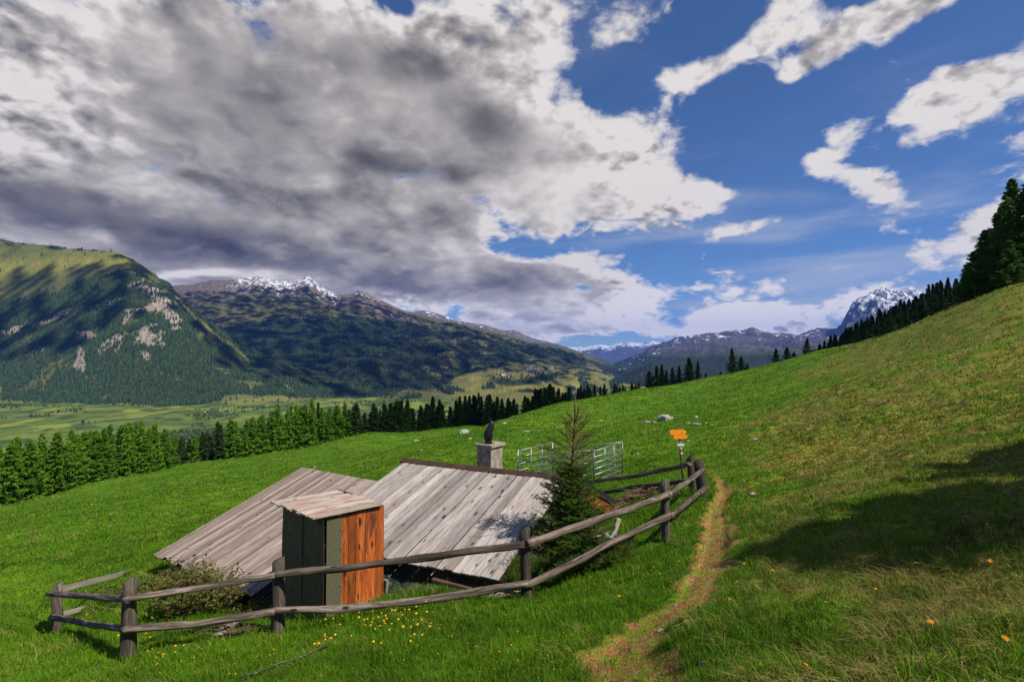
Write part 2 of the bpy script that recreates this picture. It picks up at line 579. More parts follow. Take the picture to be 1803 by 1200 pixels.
def straw_mask(x, y):
    """how much old pale grass there is: the dry slope right of the path, little elsewhere"""
    yc = np.clip(y, 0, 120)
    side = sstep(x - (0.42 * y + 0.0016 * yc * yc - 1.0) + 1.5 * fbm(x * .15, y * .15, oct=2) + 0.16 * yc * fbm(x * .06, y * .05, oct=4), -1.0 - 0.06 * yc, 3.0 + 0.10 * yc)
    n = fbm(x * 0.35, y * 0.6, oct=4)
    far = sstep(y, 25, 50)
    m = side * (0.78 + 1.0 * n) + (1 - side) * (0.05 + 0.55 * np.clip(n - 0.18, 0, 1))
    return np.clip(m * (1 - 0.15 * far), 0, 1)


def z_micro(x, y):
    r = np.hypot(x, y)
    a = sstep(r, 1.5, 5)
    m = 0.10 * fbm(x * 0.8, y * 0.8, oct=3) * a
    side = sstep(x - (0.42 * y - 1.0), -1, 3)
    m = m + (0.05 + 0.10 * side) * fbm(x * 2.1, y * 2.1, oct=3) * a * (r < 60)
    # tussocks and cattle terraces
    m = m + sstep(r, 10, 30) * ((0.30 + 0.16 * side) * fbm(x * 0.33, y * 0.40 + 0.1 * x, oct=4) + (0.14 + 0.12 * side) * np.abs(fbm(x * 0.9, y * 1.1, oct=3))) * (r < 400)
    m = m + sstep(r, 60, 150) * 0.5 * fbm(x * 0.05, y * 0.05, oct=4)
    m = m + (r < 130) * sstep(r, 8, 20) * 0.07 * fbm(x * 1.5, y * 1.7, oct=2)
    p = path_dist(x, y)
    m = m * sstep(p, 0.4, 1.6) - 0.06 * (1 - sstep(p, 0.5, 1.3))
    return m


_ctl = [cp for cp in CP]


def zt(x, y):
    x = np.asarray(x, dtype=float)
    y = np.asarray(y, dtype=float)
    r = np.hypot(x, y)
    az_ = np.degrees(np.arctan2(x, y))
    z = z_near(x * np.minimum(1, 420 / (r + 1e-9)), y * np.minimum(1, 420 / (r + 1e-9)))
    right = sstep(az_, 25, 31)
    far = VALLEY + 30 * fbm(x / 420, y / 420, oct=5)
    far_r = z - 0.02 * (r - 300)
    far = far * (1 - right) + far_r * right
    k = sstep(np.log(r + 1), math.log(330), math.log(1300))
    return z * (1 - k) + far * k + z_micro(x, y)


def zg(x, y):
    return float(zt(np.array([x]), np.array([y]))[0])


# ---- ground sheet, polar, fine in front of the camera
azs = np.concatenate([np.arange(-180, -60, 3.0), np.arange(-60, -48, 0.5), np.arange(-48, 52, 0.17), np.arange(52, 64, 0.6), np.arange(64, 180.1, 3.0)])
rs = np.concatenate([[0.0, 0.4, 0.8, 1.2, 1.6], np.exp(np.arange(math.log(2.0), math.log(60), 0.0058)), np.exp(np.arange(math.log(60), math.log(420), 0.011)), np.exp(np.arange(math.log(420), math.log(9000), 0.03)), np.exp(np.linspace(math.log(9200), math.log(33000), 9))])
AZ, RR = np.meshgrid(np.radians(azs), rs)
GX, GY = RR * np.sin(AZ), RR * np.cos(AZ)
GZ = zt(GX, GY)
nr, na = GX.shape
idx = np.arange(nr * na).reshape(nr, na)
F = np.stack([idx[:-1, :-1], idx[:-1, 1:], idx[1:, 1:], idx[1:, :-1]], -1).reshape(-1, 4)
gx, gy = GX.ravel(), GY.ravel()
gr = np.hypot(gx, gy)
a_path = 1 - sstep(path_dist(gx, gy) * 0.85 + 1.3 * fbm(gx * 2.6, gy * 2.6, oct=4), 0.6, 1.5)
bare = sstep(fbm(gx * 0.5 + 9, gy * 0.5, oct=4), 0.42, 0.6) * (gr < 80) * 0.5
a_straw = straw_mask(gx, gy)
a_far = sstep(np.log(gr + 1), math.log(300), math.log(900))


def m_ground(nt):
    pos = nt.n('ShaderNodeNewGeometry').outputs['Position']
    pth, straw, far, br = nt.attr('path'), nt.attr('straw'), nt.attr('far'), nt.attr('bare')
    n1 = nt.noise(pos, 0.9, 8, 0.62)
    n2 = nt.noise(pos, 9.0, 6, 0.65)
    n3 = nt.noise(pos, 0.09, 5, 0.55)
    fine = nt.noise(pos, 60.0, 3, 0.6)
    g = nt.mix(nt.rng(n2, 0.3, 0.7), (0.028, 0.080, 0.003), (0.092, 0.205, 0.006))
    g = nt.mix(nt.rng(n3, 0.35, 0.65), g, nt.mix(0.5, g, (0.17, 0.26, 0.012)))
    g = nt.mix(nt.rng(n1, 0.38, 0.72, 0.0, 0.6), g, (0.035, 0.095, 0.005))
    st = nt.mix(nt.rng(n2, 0.35, 0.7), (0.10, 0.085, 0.014), (0.31, 0.225, 0.062))
    c = nt.mix(nt.m('MULTIPLY', nt.rng(nt.m('ADD', straw, nt.m('MULTIPLY', nt.m('SUBTRACT', n1, 0.5), 1.6)), 0.35, 0.75), 0.75), g, st)
    c = nt.mix(nt.m('MULTIPLY', br, nt.rng(n2, 0.4, 0.6)), c, (0.10, 0.060, 0.030))
    gravel = nt.vor(pos, 55.0, 'F1', out=1)
    gsep = nt.sep(gravel)
    earth = nt.mix(gsep[0], (0.27, 0.095, 0.030), (0.52, 0.225, 0.085))
    earth = nt.mix(nt.rng(fine, 0.35, 0.7), earth, (0.15, 0.070, 0.035))
    earth = nt.mix(nt.rng(gsep[1], 0.93, 0.97), earth, (0.45, 0.38, 0.34))
    moss = nt.mix(nt.rng(n2, 0.3, 0.7), (0.09, 0.15, 0.010), (0.25, 0.26, 0.020))
    earth = nt.mix(nt.rng(nt.noise(pos, 4.5, 5, 0.65), 0.44, 0.62), earth, moss)
    c = nt.mix(pth, c, earth)
    # valley floor fields
    fp = nt.v('MULTIPLY', pos, (1.0, 0.6, 1.0))
    fld = nt.sep(nt.vor(nt.v('ADD', fp, nt.v('MULTIPLY', nt.noise(fp, 0.01, 4, 0.6, color=True), (160, 160, 0))), 0.0065, 'F1', out=1))
    vf = nt.ramp(fld[0], [(0.0, (0.070, 0.105, 0.020)), (0.35, (0.13, 0.18, 0.026)), (0.6, (0.23, 0.25, 0.036)), (0.86, (0.16, 0.19, 0.03)), (1.0, (0.10, 0.17, 0.03))])
    vn = nt.noise(fp, 0.012, 8, 0.62)
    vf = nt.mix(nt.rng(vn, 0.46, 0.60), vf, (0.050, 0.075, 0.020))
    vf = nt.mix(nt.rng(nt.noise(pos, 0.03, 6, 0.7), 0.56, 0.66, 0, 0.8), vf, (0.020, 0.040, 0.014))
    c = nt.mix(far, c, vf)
    h = nt.m('MULTIPLY_ADD', fine, 0.25, n2)
    bmp = nt.bump(h, 0.7, 0.06)
    return c, bmp


M_ground = material('meadow ground', m_ground, rough=0.95, spec=0.1)
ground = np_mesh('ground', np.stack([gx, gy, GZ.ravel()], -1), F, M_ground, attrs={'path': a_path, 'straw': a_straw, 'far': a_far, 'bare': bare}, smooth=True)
tag(ground, kind='structure')


# ================================================================ mountains: each a sheet of terrain at its real distance
def mountain(name, px0, px1, npx, sky_pts, dist_pts, foot_pts, mat, prof=1.0, amp=60, nscale=900, behind=0.35, rows=160, ridged=0.5, edge_keep=0.18, masks=None, smooth=True):
    """sky_pts (px, py) skyline; dist_pts (px, Y) distance of the ridge; foot_pts (px, py, Y)"""
    pxs = np.linspace(px0, px1, npx)
    ysky = interp(pxs, sky_pts)
    Yr = interp(pxs, dist_pts)
    fp = np.array(foot_pts, float)
    yf = np.interp(pxs, fp[:, 0], fp[:, 1])
    Yf = np.interp(pxs, fp[:, 0], fp[:, 2])
    tt = np.concatenate([np.linspace(-0.06, 1, rows), 1 + np.linspace(0, 1, 24)[1:] ** 1.3 * behind])
    T, PX = np.meshgrid(tt, pxs, indexing='ij')
    Yc = Yf[None] + (Yr - Yf)[None] * T
    X = (PX - 901.5) / FPX * Yc
    zr = (630 - ysky) / FPX * Yr
    zf = (630 - yf) / FPX * Yf
    tc = np.clip(T, 0, 1)
    g = prof(tc, PX) if callable(prof) else tc ** prof
    kw = np.hanning(max(5, int(npx * 0.16)) | 1)
    kw /= kw.sum()
    zr_s = np.convolve(np.pad(zr, len(kw) // 2, mode='edge'), kw, mode='valid')
    Z = zf[None] + (zr_s - zf)[None] * g + (zr - zr_s)[None] * tc ** 5
    Z = Z - np.clip(T - 1, 0, None) * (zr - zf)[None] * 1.1 - np.clip(-T, 0, None) * 900
    env = np.minimum(sstep(tc, 0, 0.12), edge_keep + (1 - edge_keep) * sstep(1 - tc, 0.0, 0.25))
    n = (1 - ridged) * fbm(X / nscale, Yc / nscale, Z / nscale, oct=7, gain=0.52) + ridged * (fbm(X / nscale + 5, Yc / nscale, Z / (nscale * 1.5), oct=6, ridged=True, gain=0.5) - 0.15)
    Z = Z + amp * n * env
    # small crags on the skyline itself
    Z = Z + amp * 0.15 * fbm(X / (nscale * 0.08), Yc / (nscale * 0.08), oct=4) * sstep(tc, 0.2, 1)
    nr_, nc_ = X.shape
    ii = np.arange(nr_ * nc_).reshape(nr_, nc_)
    F_ = np.stack([ii[:-1, :-1], ii[:-1, 1:], ii[1:, 1:], ii[1:, :-1]], -1).reshape(-1, 4)
    V_ = np.stack([X.ravel(), Yc.ravel(), Z.ravel()], -1)
    _, py_v = proj(X, Yc, Z)
    at = masks(PX, py_v, T, X, Yc, Z, n) if masks else {}
    o = np_mesh(name, V_, F_, mat, attrs={k: v.ravel() for k, v in at.items()}, smooth=smooth)
    tag(o, kind='structure')
    return o, dict(X=X, Y=Yc, Z=Z, PX=PX, PY=py_v, T=T, **at)


def m_mountain(grass_a, grass_b, rock_a, rock_b, forest=(0.012, 0.026, 0.010), snow=True, sc_=1.0, bumpd=12):
    def b(nt):
        geo = nt.n('ShaderNodeNewGeometry')
        pos = geo.outputs['Position']
        fo, ro, sn, br = nt.attr('forest'), nt.attr('rock'), nt.attr('snow'), nt.attr('bright')
        n1 = nt.noise(pos, 0.004 / sc_, 8, 0.62)
        n2 = nt.noise(pos, 0.03 / sc_, 7, 0.68)
        n3 = nt.noise(nt.v('MULTIPLY', pos, (1, 1, 0.35)), 0.02 / sc_, 7, 0.7)
        c = nt.mix(nt.rng(n1, 0.35, 0.65), grass_a, grass_b)
        c = nt.mix(nt.rng(n2, 0.45, 0.7, 0, 0.7), c, tuple(0.55 * x for x in grass_a))
        c = nt.mix(br, c, nt.mix(nt.rng(n2, 0.35, 0.6), (0.16, 0.19, 0.03), (0.27, 0.23, 0.05)))  # pale meadow, plus sunlight painted on the left mountain's crest
        rk = nt.mix(nt.rng(n3, 0.35, 0.65), rock_a, rock_b)
        rk = nt.mix(nt.rng(nt.noise(nt.v('MULTIPLY', pos, (1, 1, 2.5)), 0.05 / sc_, 5, 0.7), 0.5, 0.65), rk, tuple(0.35 * x for x in rock_a))
        c = nt.mix(nt.rng(nt.m('MULTIPLY_ADD', nt.m('SUBTRACT', n2, 0.5), 0.9, ro), 0.4, 0.6), c, rk)
        c = nt.mix(nt.m('MULTIPLY', nt.rng(nt.m('MULTIPLY_ADD', nt.m('SUBTRACT', n2, 0.5), 0.7, fo), 0.42, 0.58), 0.85), c, nt.mix(n2, forest, tuple(1.9 * x for x in forest)))
        if snow:
            nz = nt.sep(geo.outputs['Normal'])[2]
            s = nt.m('MULTIPLY_ADD', nt.m('SUBTRACT', nt.noise(nt.v('MULTIPLY', pos, (1, 1, 0.5)), 0.012 / sc_, 7, 0.68), 0.5), 3.2, sn)
            c = nt.mix(nt.rng(s, 0.55, 0.66), c, (0.72, 0.74, 0.78))
        return c, nt.bump(nt.m('ADD', n2, n1), 0.9, bumpd * sc_)
    return b


# ---- left mountain
A_SKY = [(-160, 400), (0, 428), (60, 436), (130, 443), (190, 443), (212, 447), (232, 457), (262, 482), (290, 497), (305, 515), (318, 533), (345, 553), (400, 592), (445, 618), (500, 642), (560, 664), (640, 682), (760, 700), (800, 706)]
A_DIST = [(-160, 5200), (0, 5000), (200, 4500), (320, 4200), (450, 4300), (800, 4300)]
A_FOOT = [(-160, 706, 3050), (0, 708, 3050), (130, 712, 2950), (300, 716, 2850), (400, 705, 3000), (520, 694, 3300), (640, 690, 3600), (800, 712, 3900)]


def masks_A(PX, PY, T, X, Y, Z, n):
    q = 14 * fbm(X / 160, Y / 160, Z / 160, oct=4)
    top = np.interp(PX, [-160, 0, 60, 130, 190, 220, 270, 330], [520, 540, 520, 500, 480, 482, 500, 480])
    top_n = sstep(PY + q * 1.2, top - 5, top + 12)
    f = top_n
    holes = sstep(fbm(X / 170, Y / 170, Z / 150, oct=5), 0.08, 0.30)
    f = f * (1 - holes * 0.85)

    def ell(cx, cy, sx, sy, rot=0.0):
        c, s = math.cos(R(rot)), math.sin(R(rot))
        u, v = (PX - cx + q * .7), (PY - cy + q * .5)
        return np.exp(-(((u * c + v * s) / sx) ** 2 + ((-u * s + v * c) / sy) ** 2))
    rock = 0
    for e in [(270, 590, 34, 24, 20), (190, 605, 36, 12, -35), (225, 568, 12, 26, 20), (300, 560, 14, 30, -30), (200, 532, 60, 7, -14), (100, 555, 60, 6, -25), (20, 582, 30, 6, -20), (268, 518, 46, 20, 40),
              (312, 520, 18, 34, -30), (150, 590, 22, 9, 10), (60, 625, 18, 8, -20), (262, 628, 18, 8, 30), (205, 615, 6, 26, 10), (80, 610, 30, 6, -20), (240, 545, 40, 8, -10)]:
        rock = np.maximum(rock, ell(*e))
    scree = ell(141, 625, 7, 26, -8) + ell(140, 648, 15, 10)
    brk = fbm(X / 90, Y / 90, Z / 110, oct=4)
    rock = np.clip(rock * (0.85 + 1.5 * brk) + 0.35 * sstep(brk, 0.25, 0.5) * top_n * (PY < 690) + scree * 0.9, 0, 1)
    f = f * (1 - sstep(rock, 0.34, 0.60) * 0.80)
    strip = np.exp(-((PY - (545 + (PX - 325) * 0.80)) / 7.0) ** 2) * sstep(PX, 318, 330) * (1 - sstep(PX, 430, 450))
    f = f * (1 - strip)
    low = sstep(PY + q, 690, 712)
    bot = np.interp(PX, [-160, 0, 110, 200, 260, 330, 420, 520, 640, 800], [702, 700, 712, 706, 708, 722, 690, 698, 700, 700])
    f = f * (1 - sstep(PY + q * .8, bot - 6, bot + 8) * 0.93)
    return dict(forest=np.clip(f, 0, 1), rock=rock, snow=np.zeros_like(PX), bright=np.clip(strip * .6 + 0.35 * low + 0.95 * (1 - top_n) * np.exp(-((PY - 466 + 0.06 * (PX - 100)) / 17.0) ** 2), 0, 1))  # last term of bright paints sunlight into the crest grass


def prof_A(t, PX):
    steep = 0.62 * sstep(t, 0.02, 0.62) + 0.38 * t
    k = sstep(PX, 330, 480)
    return steep * (1 - k) + (t ** 1.0) * k


M_A = material('left mountain', m_mountain((0.085, 0.100, 0.026), (0.135, 0.135, 0.040), (0.22, 0.175, 0.135), (0.42, 0.345, 0.275), forest=(0.022, 0.036, 0.012), snow=False, sc_=0.6), rough=0.95, spec=0.1)
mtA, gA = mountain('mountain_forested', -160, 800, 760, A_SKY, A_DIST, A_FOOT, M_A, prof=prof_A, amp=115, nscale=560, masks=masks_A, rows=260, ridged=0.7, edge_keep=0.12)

# ---- middle mountain with the snow streaks, running down into the valley
B_SKY = [(150, 520), (300, 503), (340, 500), (370, 494), (400, 493), (425, 490), (450, 487), (480, 494), (510, 497), (525, 490), (541, 487), (556, 495), (572, 511), (600, 521), (620, 518), (632, 511), (645, 517), (662, 526), (700, 543), (730, 553), (770, 563), (830, 573), (880, 585), (930, 602), (980, 612), (1040, 628), (1090, 646), (1135, 668), (1180, 690), (1300, 720)]
B_DIST = [(150, 9000), (450, 9200), (650, 8800), (900, 9500), (1135, 10500), (1300, 11000)]
B_FOOT = [(150, 700, 3900), (400, 700, 3900), (600, 700, 3500), (760, 720, 3000), (900, 735, 2700), (1000, 745, 2600), (1135, 745, 2700), (1300, 745, 2700)]


def masks_B(PX, PY, T, X, Y, Z, n):
    q = 13 * fbm(X / 420, Y / 420, Z / 300, oct=5)
    f_top = np.interp(PX, [300, 400, 480, 560, 620, 680, 760, 830, 900, 960, 1040, 1135], [600, 575, 560, 556, 556, 566, 575, 586, 600, 612, 630, 660])
    f_bot = np.interp(PX, [300, 560, 700, 760, 800, 840, 900, 960, 1040, 1100, 1160], [720, 720, 692, 682, 668, 652, 634, 630, 640, 655, 690])
    f = sstep(PY + q, f_top - 4, f_top + 8) * (1 - sstep(PY + q * 1.4, f_bot - 5, f_bot + 8))
    gaps = sstep(fbm(X / 380 + 3, Y / 380, oct=5), 0.06, 0.26)
    f = f * (1 - (0.20 + 0.6 * sstep(PX, 700, 780)) * gaps)
    clumps = sstep(fbm(X / 240 + 8, Y / 300, oct=4), 0.12, 0.30) * sstep(PY, f_bot + 4, f_bot + 10) * 0.9
    band = np.exp(-((PY - (668 + 6 * np.sin(PX / 23))) / 6.0) ** 2) * sstep(PX, 850, 880) * (1 - sstep(PX, 965, 990))
    f = np.maximum(f, np.maximum(clumps, band))
    snow = 0.62 * np.exp(-((PY - interp(PX, B_SKY)) / 24.0) ** 2) * (sstep(PX, 360, 440) * (1 - sstep(PX, 580, 610)) + 0.55 * sstep(PX, 605, 625) * (1 - sstep(PX, 650, 700)))
    rock = np.exp(-((PY - interp(PX, B_SKY)) / 34.0) ** 2) * (1 - sstep(PX, 690, 760)) * 0.8 + 0.5 * sstep(fbm(X / 300, Y / 300, Z / 150, oct=5), 0.05, 0.4) * (1 - sstep(PY, f_top, f_top + 20)) + 0.45 * sstep(fbm(X / 160, Y / 160, oct=4), .3, .5) * sstep(PY, 680, 700)
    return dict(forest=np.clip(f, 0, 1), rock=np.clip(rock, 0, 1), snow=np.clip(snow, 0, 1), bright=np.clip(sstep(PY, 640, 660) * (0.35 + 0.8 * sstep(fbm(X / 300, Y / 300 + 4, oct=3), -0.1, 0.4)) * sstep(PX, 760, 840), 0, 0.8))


def prof_B(t, PX):
    lo = t ** 1.25
    return lo


M_B = material('middle mountain', m_mountain((0.075, 0.082, 0.026), (0.130, 0.118, 0.042), (0.10, 0.078, 0.064), (0.21, 0.160, 0.128), forest=(0.020, 0.032, 0.012), sc_=0.8, bumpd=22), rough=0.95, spec=0.1)
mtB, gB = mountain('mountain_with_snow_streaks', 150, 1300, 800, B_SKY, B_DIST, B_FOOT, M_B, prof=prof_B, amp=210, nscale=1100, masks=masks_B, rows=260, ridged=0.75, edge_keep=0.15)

# ---- brown shoulder behind it
C_SKY = [(650, 560), (720, 549), (745, 546), (765, 550), (785, 556), (800, 563), (830, 568), (860, 573), (885, 582), (905, 581), (930, 592), (945, 597), (960, 600), (1000, 612), (1060, 632), (1140, 668)]
C_DIST = [(650, 15000), (1140, 17000)]
C_FOOT = [(650, 660, 10000), (1140, 690, 12000)]


def masks_C(PX, PY, T, X, Y, Z, n):
    s = 0.25 * np.exp(-((PY - interp(PX, C_SKY)) / 9.0) ** 2) * (1 - sstep(PX, 790, 960)) + 0.15 * np.exp(-((PY - interp(PX, C_SKY)) / 9.0) ** 2)
    return dict(forest=sstep(PY, 615, 640) * 0.7, rock=1 - sstep(PY, 590, 615), snow=s, bright=np.zeros_like(PX))


M_C = material('brown shoulder', m_mountain((0.06, 0.07, 0.035), (0.09, 0.09, 0.045), (0.11, 0.085, 0.075), (0.19, 0.15, 0.12), sc_=2.0), rough=0.95, spec=0.1)
mtC, gC = mountain('mountain_shoulder', 650, 1140, 420, C_SKY, C_DIST, C_FOOT, M_C, amp=160, nscale=1800, masks=masks_C, rows=110, edge_keep=0.2)

# ---- far blue chain closing the valley
D_SKY = [(960, 620), (1000, 612), (1030, 611), (1055, 606), (1072, 609), (1090, 603), (1110, 602), (1130, 604), (1150, 600), (1165, 604), (1180, 601), (1210, 604), (1260, 612), (1330, 640)]


def masks_D(PX, PY, T, X, Y, Z, n):
    s = 0.85 * np.exp(-((PY - interp(PX, D_SKY)) / 9.0) ** 2)
    return dict(forest=sstep(PY, 635, 650), rock=1 - sstep(PY, 628, 645), snow=s, bright=np.zeros_like(PX))


M_D = material('far chain', m_mountain((0.06, 0.075, 0.05), (0.08, 0.09, 0.06), (0.055, 0.055, 0.062), (0.11, 0.105, 0.105), sc_=3.5, bumpd=20), rough=0.95, spec=0.1)
mtD, gD = mountain('mountain_chain_far', 960, 1330, 420, D_SKY, [(960, 30000), (1330, 30000)], [(960, 668, 22000), (1330, 672, 22000)], M_D, amp=420, nscale=4200, masks=masks_D, rows=110, edge_keep=0.25)

# ---- blue range right of the valley mouth, and the snowy peak over the forest
E_SKY = [(1040, 668), (1080, 655), (1110, 641), (1140, 625), (1170, 611), (1200, 599), (1222, 592), (1238, 596), (1252, 590), (1266, 596), (1290, 584), (1308, 586), (1325, 580), (1345, 586), (1370, 592), (1385, 592), (1405, 596), (1425, 586), (1440, 583), (1460, 590), (1500, 588), (1540, 592), (1600, 600), (1700, 610)]


def masks_E(PX, PY, T, X, Y, Z, n):
    s = 0.36 * np.exp(-((PY - interp(PX, E_SKY)) / 12.0) ** 2)
    return dict(forest=sstep(PY + 14 * n, 622, 640), rock=1 - sstep(PY + 14 * n, 615, 635), snow=s, bright=np.zeros_like(PX))


M_E = material('right range', m_mountain((0.05, 0.065, 0.04), (0.07, 0.08, 0.05), (0.055, 0.055, 0.062), (0.125, 0.115, 0.115), forest=(0.012, 0.022, 0.014), sc_=2.2, bumpd=22), rough=0.95, spec=0.1)
mtE, gE = mountain('mountain_range_right', 1040, 1700, 620, E_SKY, [(1040, 19000), (1300, 17500), (1700, 16000)], [(1040, 690, 5200), (1150, 698, 3600), (1700, 700, 3600)], M_E, prof=1.45, amp=560, nscale=3000, masks=masks_E, rows=150, ridged=0.8, edge_keep=0.22)
F_SKY = [(1380, 640), (1440, 612), (1465, 597), (1482, 578), (1493, 556), (1500, 541), (1512, 530), (1522, 528), (1535, 519), (1545, 514), (1557, 511), (1566, 516), (1575, 519), (1584, 514), (1592, 517), (1600, 512), (1611, 513), (1622, 520), (1650, 535), (1720, 560), (1800, 575)]


def masks_F(PX, PY, T, X, Y, Z, n):
    s = 0.58 * (1 - sstep(PY, 525, 580))
    return dict(forest=sstep(PY, 610, 630), rock=1 - sstep(PY, 600, 625), snow=s, bright=np.zeros_like(PX))


M_F = material('snow peak', m_mountain((0.05, 0.06, 0.04), (0.06, 0.07, 0.05), (0.11, 0.10, 0.10), (0.18, 0.16, 0.155), sc_=1.7, bumpd=30), rough=0.95, spec=0.1)
mtF, gF = mountain('mountain_peak_snowy', 1380, 1800, 420, F_SKY, [(1380, 13500), (1800, 13000)], [(1380, 690, 7500), (1800, 690, 7500)], M_F, amp=480, nscale=1100, masks=masks_F, rows=170, ridged=0.9, edge_keep=0.35)
# ================================================================ mesh builder for the built things
class MB:
    def __init__(self):
        self.V, self.F4, self.F3, self.UV, self.RN = [], [], [], [], []
        self.n = 0

    def add(self, V, F4=None, F3=None, UV=None, rn=0.5):
        V = np.asarray(V, float)
        self.V.append(V)
        self.UV.append(np.zeros((len(V), 2)) if UV is None else np.asarray(UV, float))
        self.RN.append(np.full(len(V), rn) if np.isscalar(rn) else np.asarray(rn))
        if F4 is not None and len(F4):
            self.F4.append(np.asarray(F4, int) + self.n)
        if F3 is not None and len(F3):
            self.F3.append(np.asarray(F3, int) + self.n)
        self.n += len(V)

    def box(self, o, ax, ay, az_, sx, sy, sz, rn=0.5, seg=1, warp=0.0, uvoff=None):
        """corner o, unit axes, sizes; ay is the length (grain) axis"""
        o, ax, ay, az_ = (np.array(q, float) for q in (o, ax, ay, az_))
        V, UV = [], []
        uo = uvoff if uvoff is not None else (random.random() * 50, random.random() * 50)
        for k in range(seg + 1):
            t = k / seg
            wz = warp * (random.random() - 0.5) if warp else 0
            wx = warp * 0.5 * (random.random() - 0.5) if warp else 0
            for (i, j) in ((0, 0), (1, 0), (1, 1), (0, 1)):
                V.append(o + ax * (sx * i + wx) + ay * sy * t + az_ * (sz * j + wz))
                UV.append((uo[0] + sx * i + sz * j * 0.7, uo[1] + sy * t))
        F = [(0, 1, 2, 3)[::-1], tuple(4 * seg + q for q in (0, 1, 2, 3))]
        F = [(3, 2, 1, 0), tuple(4 * seg + q for q in (0, 1, 2, 3))]
        for k in range(seg):
            a, b = 4 * k, 4 * (k + 1)
            for q in range(4):
                F.append((a + q, a + (q + 1) % 4, b + (q + 1) % 4, b + q))
        F = [f for f in F]
        # orient outward
        if np.dot(np.cross(ax, az_), ay) > 0:
            F = [f[::-1] for f in F]
        self.add(V, F4=F, UV=UV, rn=rn)

    def tube(self, pts, rad, ns=10, rn=0.5, rough=0.0, cut=None, caps=True):
        pts = np.array(pts, float)
        rad = np.full(len(pts), rad) if np.isscalar(rad) else np.array(rad, float)
        ang = np.arange(ns) / ns * 2 * math.pi
        t0 = pts[1] - pts[0]
        t0 /= np.linalg.norm(t0)
        ref = np.array([0, 0, 1.0]) if abs(t0[2]) < 0.9 else np.array([1.0, 0, 0])
        V, UV = [], []
        L = 0
        uo = random.random() * 50
        vo = random.random() * 50
        ph = random.random() * 99
        for i, p in enumerate(pts):
            a = pts[max(i - 1, 0)]
            b = pts[min(i + 1, len(pts) - 1)]
            t = (b - a) / (np.linalg.norm(b - a) + 1e-9)
            u = np.cross(t, ref)
            u /= np.linalg.norm(u) + 1e-9
            w = np.cross(u, t)
            if i:
                L += np.linalg.norm(p - pts[i - 1])
            rr = rad[i] * (1 + rough * perlin(np.cos(ang) * 1.4 + ph, np.sin(ang) * 1.4 + L * 1.7 + ph) + rough * 0.5 * perlin(np.cos(ang) * 4 + ph, np.sin(ang) * 4 + L * 5 + ph))
            for k in range(ns):
                q = p + u * math.cos(ang[k]) * rr[k] + w * math.sin(ang[k]) * rr[k]
                V.append(q)
                UV.append((uo + k / ns * 2 * math.pi * rad[i], vo + L))
        V = np.array(V)
        if cut is not None:       # slanted top: vector added along the last ring
            c = pts[-1]
            V[-ns:] += np.outer((V[-ns:] - c) @ np.array(cut, float), t)
        F = []
        for i in range(len(pts) - 1):
            for k in range(ns):
                k2 = (k + 1) % ns
                F.append((i * ns + k, i * ns + k2, (i + 1) * ns + k2, (i + 1) * ns + k))
        F3 = []
        if caps:
            V = np.vstack([V, V[:ns].mean(0), V[-ns - 0:].mean(0) if False else V[(len(pts) - 1) * ns:len(pts) * ns].mean(0)])
            UV += [(uo, vo), (uo, vo + L)]
            c0, c1 = len(V) - 2, len(V) - 1
            b = (len(pts) - 1) * ns
            for k in range(ns):
                k2 = (k + 1) % ns
                F3.append((c0, k2, k))
                F3.append((c1, b + k, b + k2))
        self.add(V, F4=F, F3=F3, UV=UV, rn=rn)

    def build(self, name, mat, parent=None, smooth=False, label=None, link=True, extra=None):
        V = np.vstack(self.V)
        Fs = []
        if self.F4:
            Fs.append(np.vstack(self.F4))
        if self.F3:
            Fs.append(np.vstack(self.F3))
        if parent is not None and link:
            V = V - np.array(parent.matrix_world.translation if parent.parent else parent.location)
        at = {'rnd': np.concatenate(self.RN)}
        r = np_mesh(name, V, Fs, mat, parent, attrs=at, uv=np.vstack(self.UV), smooth=smooth, link=link)
        if label and link:
            r['label'] = label
        return r


def sub(name, mb, mat, parent, root, smooth=False):
    """sub-part: vertices given in world space, parent chain sits at root"""
    V = np.vstack(mb.V) - np.array(root.location)
    Fs = ([np.vstack(mb.F4)] if mb.F4 else []) + ([np.vstack(mb.F3)] if mb.F3 else [])
    o = np_mesh(name, V, Fs, mat, parent, attrs={'rnd': np.concatenate(mb.RN)}, uv=np.vstack(mb.UV), smooth=smooth)
    return o


